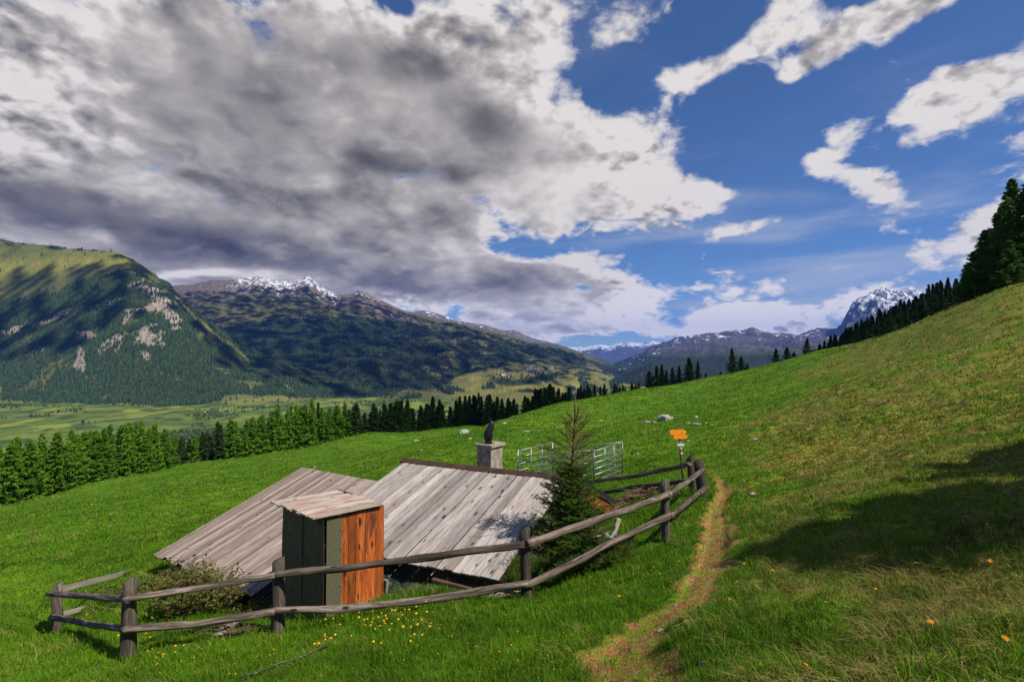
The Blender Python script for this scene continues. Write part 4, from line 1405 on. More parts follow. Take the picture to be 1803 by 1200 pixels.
# top rails
rail([Pf(86, 1044, 0), Pf(150, 1049, Y=8.9, off=0), Pf(226, 1055, 1)], 0.070, 0.058, 0.01)
rail([Pf(217, 1055, 1), Pf(345, 1036, Y=7.17, off=0), Pf(484, 1013, 2, off=.15)], 0.048, 0.062, 0.02)
rail([Pf(478, 1012, 2), Pf(620, 998, Y=7.5, off=0), Pf(780, 976, Y=7.6, off=0), Pf(924, 958, 3, off=.15)], 0.062, 0.068, 0.03)
rail([Pf(928, 957, 3), Pf(1010, 930, Y=8.1, off=0), Pf(1100, 899, Y=8.6, off=0), Pf(1180, 868, 4)], 0.072, 0.062, 0.04)
rail([Pf(1176, 872, 4, off=.20), Pf(1205, 851, Y=10.4, off=0), Pf(1238, 827, 5, off=0.22)], 0.060, 0.072, 0.02)
# lower rails
rail([Pf(90, 1085, 0), Pf(150, 1097, Y=8.9, off=0), Pf(224, 1107, 1)], 0.070, 0.055, 0.01)
rail([Pf(217, 1108, 1), Pf(345, 1098, Y=7.17, off=0), Pf(484, 1076, 2, off=.15)], 0.058, 0.066, 0.03)
rail([Pf(478, 1075, 2), Pf(600, 1073, Y=7.5, off=0), Pf(780, 1050, Y=7.6, off=0), Pf(930, 1027, 3, off=.15)], 0.062, 0.070, 0.04)
rail([Pf(926, 1030, 3), Pf(1000, 996, Y=8.1, off=0), Pf(1090, 949, Y=8.6, off=0), Pf(1184, 905, 4)], 0.060, 0.068, 0.03)
rail([Pf(1180, 909, 4, off=.20), Pf(1210, 884, Y=10.4, off=0), Pf(1243, 858, 5, off=0.22)], 0.056, 0.072, 0.02)
# back run behind the hut
rail([P(1214, 817, 13.1), P(1120, 837, 16.6), P(1030, 848, 20.5)], 0.075, 0.095, 0.02)
rail([P(1222, 845, 13.0), P(1120, 857, 16.6), P(1038, 871, 20.5)], 0.070, 0.090, 0.02)
# pale flat planks from the left corner back to the lower roof
m = MB()
for (a, b, w, dn) in (((108, 1042, 10.75), (282, 997, 13.0), 0.11, 0.4), ((112, 1084, 10.75), (268, 1042, 12.4), 0.09, 0.7)):
    A_, B_ = P(*a), P(*b)
    d_ = (B_ - A_)
    Ld = np.linalg.norm(d_)
    d_ /= Ld
    m = MB()
    m.box(A_, UP, d_, np.cross(UP, d_), w, Ld, 0.04, rn=dn, seg=5, warp=0.012)
    m.build('plank_rail', M_pale, fence, label='pale flat plank at the left corner')
T, Bt = P(280, 990, 12.9), P(282, 1005, 12.9) - UP * 0.5
m = MB()
m.tube([Bt, T], 0.06, ns=10, rough=0.1)
m.build('post', M_post, fence)

# ================================================================ corral of tubular steel panels
def corral_panel(a, b, za, zb_, h, label, rails=6):
    a3, b3 = np.array([a[0], a[1], za]), np.array([b[0], b[1], zb_])
    root = empty('steel_panel', tuple(a3))
    tag(root, label, 'livestock panel', 'steel livestock panels of the small corral')
    m = MB()
    r_ = 0.022
    d = (b3 - a3)
    L = np.linalg.norm(d)
    d /= L
    # end frame with rounded upper corners
    for q in (a3, b3):
        mm = MB()
        mm.tube([q - UP * 0.05, q + UP * h], 0.03, ns=8)
        mm.build('upright', M_zinc, root, smooth=True)
    for k in range(rails):
        m = MB()
        z_ = h * (0.16 + 0.84 * k / (rails - 1)) - 0.03
        m.tube([a3 + UP * z_, b3 + UP * z_], r_, ns=7)
        m.build('crossbar', M_zinc, root, smooth=True)
    for t in (0.36, 0.68):
        m = MB()
        m.tube([a3 + d * L * t + UP * 0.08, a3 + d * L * t + UP * (h - 0.04)], r_ * 0.9, ns=7)
        m.build('brace', M_zinc, root, smooth=True)
    for q, sg in ((a3, 1), (b3, -1)):
        arc = [q + UP * (h - 0.02 + 0.06 * math.sin(t)) + d * sg * (0.07 - 0.07 * math.cos(t)) for t in np.linspace(0, math.pi, 7)]
        m = MB()
        m.tube(arc, 0.014, ns=6)
        m.build('hook', M_zinc, root, smooth=True)
    return root


cC, cD, cB, cA = P(1096, 833, 25), P(1046, 848, 22.6), P(973, 838, 27), P(912, 854, 24.6)
zof = {k: zg(v[0], v[1]) for k, v in dict(A=cA, B=cB, C=cC, D=cD).items()}
tops = dict(A=P(912, 799, 24.6)[2], B=P(973, 778, 27)[2], C=P(1096, 777, 25)[2], D=P(1046, 791, 22.6)[2])
corral_panel(cA, cB, zof['A'], zof['B'], tops['B'] - zof['B'], 'steel livestock panel on the left side of the corral behind the chimney')
corral_panel(cB, cC, zof['B'], zof['C'], tops['C'] - zof['C'], 'long steel panel forming the back of the corral on the meadow')
corral_panel(cD, cC, zof['D'], zof['C'], tops['C'] - zof['C'], 'bright steel panel on the right side of the corral, nearest the signpost')
corral_panel(cA, cD, zof['A'], zof['D'], tops['D'] - zof['D'], 'steel panel closing the front of the corral behind the spruce top')

# ================================================================ hiking signpost
sg_top, sg_b = P(1194.5, 752, 15.5), P(1205.5, 856, 15.5)
sign = empty('signpost', tuple(sg_b))
tag(sign, 'slanting signpost with orange-yellow arrow boards beside the far fence corner', 'signpost')
ax = (sg_top - sg_b)
axn = ax / np.linalg.norm(ax)
m = MB()
m.tube([sg_b - UP * 0.5, sg_b + ax * 1.0], 0.030, ns=12)
m.build('pole', M_pole, sign, smooth=True)


def arrow_board(c, w, h, pdir, label, rot):
    d = np.array([math.cos(rot), math.sin(rot), 0.0])
    n_ = np.array([-d[1], d[0], 0])
    s = pdir
    out = [(-s * w / 2, -h / 2), (s * w * 0.36, -h / 2), (s * w / 2, 0), (s * w * 0.36, h / 2), (-s * w / 2, h / 2)]
    V = [c + d * x + UP * z + n_ * q for q in (-0.012, 0.012) for x, z in out]
    F4 = [(i, (i + 1) % 5, 5 + (i + 1) % 5, 5 + i) for i in range(5)]
    F3 = [(0, 2, 1), (0, 3, 2), (0, 4, 3), (5, 6, 7), (5, 7, 8), (5, 8, 9)]
    m = MB()
    m.add(V, F4=F4, F3=F3)
    return m.build('arrow_board', M_sign, sign, label=label)


arrow_board(sg_b + ax * 0.925 - np.array([0.0, 0.05, 0]) + np.array([-0.04, 0, 0]), 0.56, 0.14, 1, 'upper arrow board', R(14))
arrow_board(sg_b + ax * 0.915 - np.array([0.10, -0.06, 0.03]), 0.42, 0.13, -1, 'tilted arrow board', R(-28))
arrow_board(sg_b + ax * 0.845 - np.array([-0.02, 0.05, 0]), 0.46, 0.12, 1, 'lower arrow board', R(10))
m = MB()
m.tube([sg_b + ax * 0.655 - axn * 0.03, sg_b + ax * 0.655 + axn * 0.11], 0.045, ns=12)
m.box(sg_b + ax * 0.69 + np.array([-0.10, -0.06, 0.0]), np.array([1, 0, 0]), np.array([0, 1, 0]), UP, 0.20, 0.02, 0.07)
m.build('clamp_plate', M_white, sign)
for t0_, t1_, mt_, nm in ((0.455, 0.50, M_white, 'white_band'), (0.50, 0.555, M_red, 'red_band'), (0.555, 0.61, M_white, 'white_band')):
    m = MB()
    m.tube([sg_b + ax * (t0_ + 0.08), sg_b + ax * (t1_ + 0.078)], 0.036, ns=12)
    m.build(nm, mt_, sign, smooth=True)

# ================================================================ stones, planks, sticks, hose
def rock(name, px, py, Y, size, label, cat='rock', group=None, mat=None, seed=1, sink=0.35, detail=3):
    p = P(px, py, Y)
    x, y = p[0], p[1]
    z = zg(x, y)
    # keep it on the picture ray: slide along the ray until it meets the ground
    for _ in range(14):
        d = ray(px, py)
        x, y = d[0] / d[1] * Y, Y
        z = zg(x, y)
        zz_ = (d / d[1] * Y)[2]
        if zz_ > z and Y < 400:
            Y = Y * (1 + 0.4 * min(0.2, (zz_ - z) / max(0.3, abs(zz_))))
        else:
            Y = Y * (1 - 0.4 * min(0.2, (z - zz_) / max(0.3, abs(zz_))))
    mb = MB()
    rock_mesh(mb, (0, 0, 0), size, seed=seed, detail=detail)
    me = mb.build(name, mat or M_stone, None, smooth=False, link=False)
    o = link_mesh(name, me)
    o.location = (x, y, z + size[2] * (1 - 2 * sink) * 0.5)
    tag(o, label, cat, group)
    return o


G_ = 'pale stones scattered over the meadow'
rock('boulder', 1170, 741, 58, (0.78, 0.7, 0.62), 'round pale boulder alone on the meadow above the corral', 'boulder', seed=1, sink=0.2)
rock('boulder', 1181, 739, 59, (0.35, 0.3, 0.35), 'small dark boulder against the right side of the round boulder', 'boulder', seed=2, sink=0.2)
rock('boulder', 817, 765, 80, (1.0, 0.7, 0.7), 'pale split boulder in the grass left of the chimney cowl', 'boulder', seed=3, sink=0.25)
rock('boulder', 733, 780, 88, (0.55, 0.5, 0.5), 'small round boulder farthest left on the meadow crest', 'boulder', seed=4, sink=0.25)
for i, (px, py, Y, sx, lb) in enumerate([
    (1140, 743, 55, 0.5, 'low flat stone left of the round boulder'), (1152, 743, 55, 0.35, 'small flat stone touching the round boulder on its left'), (1131, 744, 55, 0.3, 'leftmost of the flat stones beside the round boulder'),
    (1226, 735, 60, 0.42, 'grey stone standing highest above the signpost'), (1213, 746, 52, 0.28, 'white stone just above the arrow boards'), (1228, 748, 52, 0.5, 'broad grey stone above right of the arrow boards'),
    (1242, 746, 54, 0.22, 'tiny white stone beside the long flat stone'), (1252, 742, 56, 0.5, 'long flat pale stone right above the signpost'), (927, 760, 62, 0.55, 'long white stone lying above the chimney slab'),
    (948, 758, 64, 0.3, 'small pale stone right of the long white stone'), (828, 775, 72, 0.3, 'white stone below the split boulder'), (834, 768, 76, 0.2, 'tiny white stone right of the split boulder'), (888, 747, 105, 0.45, 'white stone near the top of the crest'),
    (1058, 740, 62, 0.35, 'grey stone half sunk on the crest left of the round boulder'), (1135, 762, 42, 0.25, 'small grey stone below the round boulder'), (1157, 757, 45, 0.13, 'tiny pale stone in the grass below the round boulder'),
    (1211, 777, 32, 0.16, 'pale stone right of the signpost pole'), (1240, 780, 31, 0.14, 'little pale stone at the bare patch right of the signpost'), (810, 793, 45, 0.16, 'tiny white stone above the ridge cap'), (1122, 798, 28, 0.12, 'tiny pale stone right of the corral'),
    (1326, 869, 12.5, 0.13, 'flat grey stone lying beside the path bend'), (742, 796, 60, 0.14, 'small yellowish stone above the left end of the ridge'),
    (1330, 776, 27, 0.25, 'grey stone on the slope below the crest'), (930, 773, 50, 0.12, 'tiny white stone between chimney and corral')]):
    rock('stone', px, py, Y, (sx, sx * 0.6, sx * (0.22 if 'flat' in lb or 'long' in lb or 'broad' in lb else 0.5)), lb, 'stone', G_, seed=10 + i, sink=0.3, detail=2)
# yard beside the spruce
rock('boulder', 1050, 950, 10.2, (0.42, 0.34, 0.16), 'flat tan boulder in the yard beside the young spruce', 'boulder', mat=simple('tan stone', (0.22, 0.15, 0.09), (0.42, 0.31, 0.20), 8, rough=0.9, bump=0.5), seed=41, sink=0.2)
rock('boulder', 1076, 953, 10.1, (0.20, 0.17, 0.12), 'grey stone at the right end of the flat tan boulder', 'boulder', seed=42, sink=0.2)
rock('stone', 1033, 946, 10.3, (0.10, 0.07, 0.06), 'small pale stone between spruce and tan boulder', 'stone', seed=43)
rock('stone', 1090, 962, 9.7, (0.07, 0.05, 0.04), 'broken reddish stone lying right of the tan boulder', 'stone', mat=simple('reddish stone', (0.35, 0.13, 0.06), (0.55, 0.30, 0.2), 15, rough=0.9), seed=44)
rock('stone', 1210, 1094, 5.3, (0.055, 0.025, 0.016), 'reddish chip of stone on the near end of the path', 'stone', mat=simple('red chip', (0.30, 0.13, 0.09), (0.50, 0.28, 0.22), 30, rough=0.9), seed=45, detail=2)
rock('stone', 1181, 1097, 5.3, (0.022, 0.018, 0.014), 'tiny grey stone beside the reddish chip on the path', 'stone', seed=46, detail=2)
rock('stone', 1163, 1109, 5.1, (0.05, 0.03, 0.016), 'flat pale chip on the near end of the path', 'stone', seed=47, detail=2)
rock('stone', 1235, 1170, 4.4, (0.045, 0.035, 0.03), 'dark clod of earth at the bottom beside the path', 'stone', mat=M_darkwood, seed=48, detail=2)
for i, (px, py, lb) in enumerate(((398, 1106, 'flat grey stone at the foot of the twiggy shrub'), (412, 1098, 'grey stone right below the twiggy shrub'), (385, 1120, 'lowest stone under the fence left of the thick post'))):
    rock('stone', px, py, 7.6, (0.13, 0.08, 0.05), lb, 'stone', 'stones under the fence by the shrub', seed=50 + i, detail=2)

# board standing in the yard
m = MB()
o_ = P(1074, 946, 10.1)
d_ = P(1086, 912, 10.15) - o_
m.box(o_ - np.array([0.03, 0, 0.12]), np.array([1, 0.2, -0.3]), d_ / np.linalg.norm(d_), np.array([0, 1, 0]), 0.085, 0.50, 0.07, rn=0.8)
pb = m.build('timber_block', M_silver)
tag(pb, 'short pale timber standing tilted in the yard beside the tan boulder', 'timber')

# heaps of branches: nobody could count them
def heap(name, c, rx, ry, n, label, mat, rr=0.012, ln=0.5, hh=0.15, seed=1):
    rnd = random.Random(seed)
    m = MB()
    for i in range(n):
        a = rnd.gauss(0, 1) * rx * 0.5
        b = rnd.gauss(0, 1) * ry * 0.5
        x, y = c[0] + a, c[1] + b
        z = zg(x, y) + rnd.random() * hh * math.exp(-(a / rx) ** 2 - (b / ry) ** 2)
        t = rnd.gauss(0.3, 0.6)
        l = ln * rnd.uniform(0.4, 1.3)
        d = np.array([math.cos(t), math.sin(t), rnd.uniform(-0.12, 0.18)]) * l / 2
        p = np.array([x, y, z + 0.02])
        mid = np.array([rnd.uniform(-.03, .03), rnd.uniform(-.03, .03), rnd.uniform(0, .05)])
        m.tube([p - d, p + mid, p + d], [rr, rr * 0.8, rr * 0.4], ns=4, rn=rnd.random(), caps=False)
    o = m.build(name, mat)
    tag(o, label, 'branches', kind='stuff')
    return o


hp = P(1118, 878, 15.0)
heap('branch_heap', (hp[0], hp[1]), 0.95, 0.6, 120, 'reddish heap of dead branches behind the fence', M_stick, rr=0.013, ln=0.8, hh=0.25, seed=4)
hp = P(408, 1100, 7.7)
heap('twig_litter', (hp[0], hp[1]), 0.5, 0.3, 90, 'red-brown twigs strewn under the fence', M_stick, rr=0.007, ln=0.25, hh=0.06, seed=5)
hp = P(895, 1040, 8.0)
heap('twig_litter', (hp[0], hp[1]), 0.3, 0.12, 14, 'grey sticks at the roof corner', M_oldstick, rr=0.012, ln=0.5, hh=0.1, seed=6)
# black hose in the grass
pts = []
for px, py, Y in ((425, 1203, 5.75), (455, 1186, 5.9), (490, 1171, 6.05), (520, 1160, 6.15), (545, 1153, 6.25), (575, 1146, 6.4)):
    q = P(px, py, Y)
    pts.append((q[0], q[1], zg(q[0], q[1]) + 0.06))
m = MB()
m.tube(pts, 0.012, ns=8)
ho_ = m.build('hose', M_hose, smooth=True)
tag(ho_, 'thin black hose lying in the flowering grass at the bottom', 'hose')
# ================================================================ conifers
def m_leaf(name, a, b, tr=0.3, obj_var=0.35):
    def bb(nt):
        r = nt.attr('rnd')
        oi = nt.n('ShaderNodeObjectInfo').outputs['Random']
        c = nt.mix(r, a, b)
        k = nt.m('MULTIPLY_ADD', oi, obj_var, 1 - obj_var / 2)
        return nt.v('SCALE', c, scale=k), None
    return material(name, bb, rough=0.7, spec=0.2, translucent=tr)


M_larch = m_leaf('larch foliage', (0.050, 0.135, 0.008), (0.190, 0.370, 0.022), 0.4)
M_spruce = m_leaf('spruce foliage', (0.018, 0.042, 0.010), (0.055, 0.105, 0.022), 0.25)
M_dark = m_leaf('dark larch foliage', (0.022, 0.062, 0.009), (0.075, 0.155, 0.018), 0.3)
M_bark = simple('bark', (0.035, 0.025, 0.020), (0.11, 0.085, 0.07), 3, rough=0.95, spec=0.1, bump=0.8)


def conifer_meshes(name, h, rad, nb, per, leaf, seed, prof, droop, bare=0.03, tip_up=0.15, clump=0.5, mat=None, broken=0.0):
    """returns trunk mesh, crown mesh; height h m, crown radius rad m; the crown is many small leaf-sized faces set along drooping limbs"""
    rg = np.random.RandomState(seed)
    tm = MB()
    bend = rg.uniform(-0.01, 0.01, 2) * h
    tp_ = [np.array([bend[0] * (t ** 2), bend[1] * t ** 2, -0.8 + (h + 0.8) * t]) for t in np.linspace(0, 1, 9)]
    tm.tube(tp_, [0.018 * h * (1 - t) + 0.01 for t in np.linspace(0, 1, 9)], ns=8, rough=0.1)
    # limbs
    tt_ = (np.arange(nb) + rg.uniform(-.5, .5, nb)) / nb
    hz = bare + (1 - bare) * np.clip(tt_, 0, 1) ** 0.92
    az_ = np.cumsum(rg.uniform(1.7, 3.0, nb))
    lobes = 1 + 0.22 * np.sin(az_ * 2 + rg.uniform(0, 6)) + 0.12 * np.sin(az_ * 3 + rg.uniform(0, 6))
    ln = np.array([prof(q) for q in hz]) * rad * rg.uniform(0.62, 1.18, nb) * lobes
    if broken:
        ln *= np.where(rg.uniform(size=nb) < broken, 0.45, 1.0)
    ln = np.maximum(ln, 0.012 * h)
    for i in range(0, nb, 3):
        d = np.array([math.cos(az_[i]), math.sin(az_[i]), 0])
        z = hz[i] * h
        p0 = np.array([0, 0, z])
        L_ = ln[i] * 0.9
        tm.tube([p0, p0 + d * L_ * 0.55 - UP * droop * L_ * 0.35, p0 + d * L_ - UP * (droop - tip_up) * L_], [0.0035 * h * (1 - hz[i]) + 0.012, 0.02, 0.008], ns=3, caps=False)
    bi = np.repeat(np.arange(nb), per)
    u = rg.uniform(0.10, 1.0, len(bi)) ** 0.75
    L_ = ln[bi]
    sp = (rg.normal(size=len(bi))) * 0.16 * L_ * (1.15 - u) + rg.normal(size=len(bi)) * leaf * 0.35
    a = az_[bi]
    x = np.cos(a) * L_ * u - np.sin(a) * sp
    y = np.sin(a) * L_ * u + np.cos(a) * sp
    z = hz[bi] * h - droop * L_ * u + tip_up * L_ * u ** 3 - np.abs(rg.normal(size=len(bi))) * leaf * clump - np.abs(sp) * 0.3
    c = np.stack([x, y, z], -1)
    n = len(c)
    s = leaf * rg.uniform(0.5, 1.25, n) * (0.75 + 0.5 * (1 - hz[bi]))
    # each leaf clump: a ragged triangle pair pointing outward and down
    d = np.stack([np.cos(a) + rg.normal(size=n) * 0.6, np.sin(a) + rg.normal(size=n) * 0.6, -0.55 + rg.normal(size=n) * 0.5], -1)
    d /= np.linalg.norm(d, axis=1)[:, None]
    w = np.cross(d, rg.normal(size=(n, 3)))
    w /= np.linalg.norm(w, axis=1)[:, None]
    v0 = c - d * s[:, None] * 0.5
    v1 = c + w * s[:, None] * 0.30
    v2 = c + d * s[:, None] * 0.75
    v3 = c - w * s[:, None] * 0.30
    V = np.stack([v0, v1, v2, v3], 1).reshape(-1, 3)
    F = np.arange(4 * n).reshape(n, 4)
    rn = np.repeat(np.clip(0.45 * rg.uniform(0, 1, n) + 0.55 * rg.uniform(0, 1, nb)[bi], 0, 1), 4)
    crown = np_mesh(name + '_crown', V, F, mat, attrs={'rnd': rn}, link=False)
    trunk = tm.build(name + '_trunk', M_bark, None, smooth=True, link=False)
    return trunk, crown


pf_larch = lambda t: 1.0 * (min(1, (t + 0.10) / 0.25)) * (1 - t) ** 0.62 * (1 - 0.12 * t) + 0.03
pf_spruce = lambda t: (min(1, (t + 0.25) / 0.3)) * (1 - t) ** 0.85 + 0.02
random.seed(21)
LARCH = [conifer_meshes('larch', 18, 3.3 + 0.3 * k, 150, 46, 0.50, 100 + k, pf_larch, 0.18 + 0.05 * k, mat=M_larch, tip_up=0.25, broken=0.18) for k in range(5)]
DLARCH = [conifer_meshes('larch', 18, 2.9 + 0.3 * k, 140, 40, 0.50, 140 + k, pf_larch, 0.22, mat=M_dark, tip_up=0.25, broken=0.15) for k in range(3)]
SPRUCE = [conifer_meshes('spruce', 18, 3.0 + 0.3 * k, 120, 40, 0.46, 200 + k, pf_spruce, 0.42, mat=M_spruce, tip_up=0.2, broken=0.25) for k in range(5)]


def put_tree(name, meshes, x, y, h, label, cat, group, rz=None, wid=1.0, base=18.0):
    root = bpy.data.objects.new(name, None)
    COL.objects.link(root)
    z = zg(x, y)
    root.location = (x, y, z - 0.2)
    root.rotation_euler = (random.uniform(-.02, .02), random.uniform(-.02, .02), random.uniform(0, 6.28) if rz is None else rz)
    k = h / base
    wid *= random.uniform(0.78, 1.2)
    root.scale = (k * wid, k * wid, k)
    tag(root, label, cat, group)
    for nm, me in (('trunk', meshes[0]), ('crown', meshes[1])):
        o = bpy.data.objects.new(nm, me)
        COL.objects.link(o)
        o.parent = root
    return root


def top_h(px, pytop, Y, x, y):
    return P(px, pytop, Y)[2] - zg(x, y)


TOPL = [(-80, 768), (0, 766), (30, 762), (60, 772), (90, 764), (120, 758), (165, 755), (200, 744), (235, 742), (265, 742), (300, 750), (322, 775), (345, 768), (370, 765), (390, 742), (412, 735), (430, 736), (452, 726), (480, 716), (520, 708), (545, 704),
        (565, 710), (600, 712), (625, 712), (645, 716), (680, 708), (705, 706), (740, 704), (760, 700), (800, 702), (825, 695), (850, 692), (880, 700), (905, 702), (930, 700), (942, 684), (960, 674), (985, 684), (1005, 684), (1040, 676), (1060, 680), (1078, 672), (1095, 682), (1112, 676), (1135, 690)]
YB = [(-80, 122), (0, 124), (165, 146), (330, 172), (480, 190), (560, 198), (650, 214), (760, 226), (830, 238), (950, 226), (1000, 222), (1060, 218), (1135, 216)]
random.seed(5)
G_L = 'larches edging the lower meadow'
G_S = 'dark spruces along the lower meadow edge'
px = -78.0
while px < 1132:
    Yb = interp(px, YB)
    spacing = (2.9 if px < 600 else 3.2) * FPX / Yb * random.uniform(0.6, 1.25)
    for row in range(3):
        if row == 2 and random.random() < 0.3:
            continue
        p_ = px + random.uniform(-0.4, 0.4) * spacing
        Y = Yb + 1.5 + row * 5.5 + random.uniform(-1.2, 1.2)
        x = (p_ - 901.5) / FPX * Y
        mix_sp = interp(p_, [(-80, 0.02), (315, 0.02), (328, 0.95), (385, 0.6), (400, 0.10), (600, 0.15), (640, 0.55), (800, 0.75), (940, 0.8), (1135, 0.95)])
        jag = random.choice([random.uniform(-6, 8), random.uniform(-2, 26)]) if p_ < 600 else random.uniform(-6, 14)
        yt = interp(p_, TOPL) + jag + row * 1.0
        if 312 < p_ < 398:
            yt = interp(p_, TOPL) + random.uniform(-8, 5)
        h = top_h(p_, yt, Y, x, Y)
        h = min(max(h, 7), 30)
        if random.random() < mix_sp:
            put_tree('spruce', random.choice(SPRUCE), x, Y, h, 'dark spruce in the row of trees along the lower meadow edge', 'spruce', G_S, wid=min(1.6, 26 / h))
        elif p_ > 610:
            put_tree('larch', random.choice(DLARCH), x, Y, h, 'dull green larch among the spruces along the lower meadow edge', 'larch', 'dull green larches among the spruces', wid=min(1.5, 24 / h))
        else:
            put_tree('larch', random.choice(LARCH), x, Y, h, 'bright green larch in the row edging the lower meadow at left', 'larch', G_L, wid=min(1.3, 19 / h))
    px += spacing
# solitary conifers on the crest, right of the valley
for i, (p_, yt, Y, sp, lb) in enumerate([
    (1143, 652, 232, 0, 'leftmost larch of the clump standing on the crest'), (1155, 642, 228, 1, 'spruce second from the left in the crest clump'), (1165, 640, 232, 1, 'tall narrow spruce in the left half of the crest clump'), (1172, 650, 226, 1, 'spruce right of the tall narrow one in the crest clump'),
    (1183, 645, 230, 1, 'middle spruce of the clump standing on the crest'), (1195, 642, 228, 1, 'spruce left of the broad larch in the crest clump'), (1213, 628, 226, 0, 'broadest and tallest larch in the crest clump'), (1228, 634, 230, 1, 'slender spruce at the right side of the crest clump'),
    (1242, 655, 228, 0, 'small larch ending the crest clump on the right'), (1289, 611, 222, 1, 'tall pointed spruce alone with a low larch on the crest'), (1305, 626, 222, 0, 'broad larch leaning on the tall pointed spruce'), (1268, 658, 224, 0, 'little larch left of the tall pointed spruce'),
    (1315, 638, 221, 0, 'low larch right of the tall pointed spruce'), (1366, 612, 222, 1, 'left spruce of the three above the crest bend'), (1386, 610, 220, 0, 'middle larch of the three above the crest bend'), (1398, 618, 221, 0, 'short larch between crest bend and forest'), (1421, 594, 218, 1, 'lone tall spruce where the right forest begins')]):
    x = (p_ - 901.5) / FPX * Y
    h = max(4, top_h(p_, yt, Y, x, Y))
    put_tree('spruce' if sp else 'larch', random.choice(SPRUCE if sp else DLARCH), x, Y, h, lb, 'spruce' if sp else 'larch', None, wid=min(1.8, 24 / h) if sp else min(1.9, 26 / h))
# forest behind the crest at right
SKYF = [(1405, 636), (1432, 608), (1460, 594), (1490, 574), (1520, 558), (1558, 541), (1610, 517), (1652, 496), (1700, 482), (1715, 478), (1760, 440), (1810, 400)]
BASEY = [(1405, 226), (1440, 222), (1500, 205), (1600, 175), (1700, 130), (1810, 110)]
random.seed(8)
n_f = 0
for row in range(5):
    px = 1400.0
    while px < 1800:
        Yb = interp(px, BASEY)
        Y = Yb + 8 + row * 26 + random.uniform(-6, 6)
        x = (px - 901.5) / FPX * Y
        z0 = zg(x, Y)
        yt = interp(px, SKYF) + (4 - row) * 3.0 + random.uniform(-6, 8)
        h = P(px, yt, Y)[2] - z0
        if h > 3.5:
            h = min(h, 24)
            if random.random() < 0.12:
                put_tree('larch', random.choice(DLARCH), x, Y, h, 'greener larch within the dark forest behind the right crest', 'larch', 'larches in the right forest', wid=min(1.2, 17 / h))
            else:
                put_tree('spruce', random.choice(SPRUCE), x, Y, h, 'dark spruce of the dense forest behind the right crest', 'spruce', 'spruces of the right forest', wid=min(1.7, 22 / h))
            n_f += 1
        px += 3.3 * FPX / Y * random.uniform(0.7, 1.3)
# the big dark larches at the right edge
for i, (p_, yt, Y, w, lb) in enumerate([
    (1722, 440, 112, 1.0, 'smaller dark larch at the left foot of the big group at the right edge'), (1744, 402, 108, 1.15, 'left of the big dark larches at the right edge'), (1764, 372, 104, 1.1, 'second of the big dark larches at the right edge'), (1735, 425, 120, 1.0, 'dark larch showing behind the left big one'),
    (1790, 312, 100, 1.1, 'tallest dark larch at the right edge of the picture'), (1776, 352, 108, 1.0, 'dark larch close behind the tallest one'), (1815, 320, 96, 1.2, 'big dark larch cut by the right edge of the picture'), (1708, 462, 124, 1.0, 'low dark larch where the forest meets the big group'),
    (1785, 420, 92, 1.0, 'shorter larch in front of the tallest one'), (1755, 455, 98, 1.0, 'short larch in front of the big group, near the crest')]):
    x = (p_ - 901.5) / FPX * Y
    h = top_h(p_, yt, Y, x, Y)
    put_tree('larch', DLARCH[i % 3], x, Y, h, lb, 'larch', None, wid=w * min(1.7, 26 / max(h, 8)))
# larches just behind the camera on the slope: their shadow falls across the right foreground
def hit_ground(px, py):
    d = ray(px, py)
    d = d / d[1]
    Ys = np.exp(np.linspace(math.log(2.5), math.log(120), 260))
    zz = d[2] * Ys
    g_ = zt(d[0] * Ys, Ys)
    k = np.argmax(zz < g_)
    return (d[0] * Ys[k], Ys[k], g_[k]) if zz[k] < g_[k] else None


for (px, py, s_, w) in SHADE_TREES:
    u_ = hit_ground(px, py)
    x, y = u_[0] + SUN_AZ.x * s_, u_[1] + SUN_AZ.y * s_
    h = u_[2] + s_ * math.tan(SUN_EL) - zg(x, y)
    put_tree('larch', DLARCH[int(h) % 3], x, y, h, 'larch on the slope to the right of the viewpoint', 'larch', 'larches beside the viewpoint', wid=w)

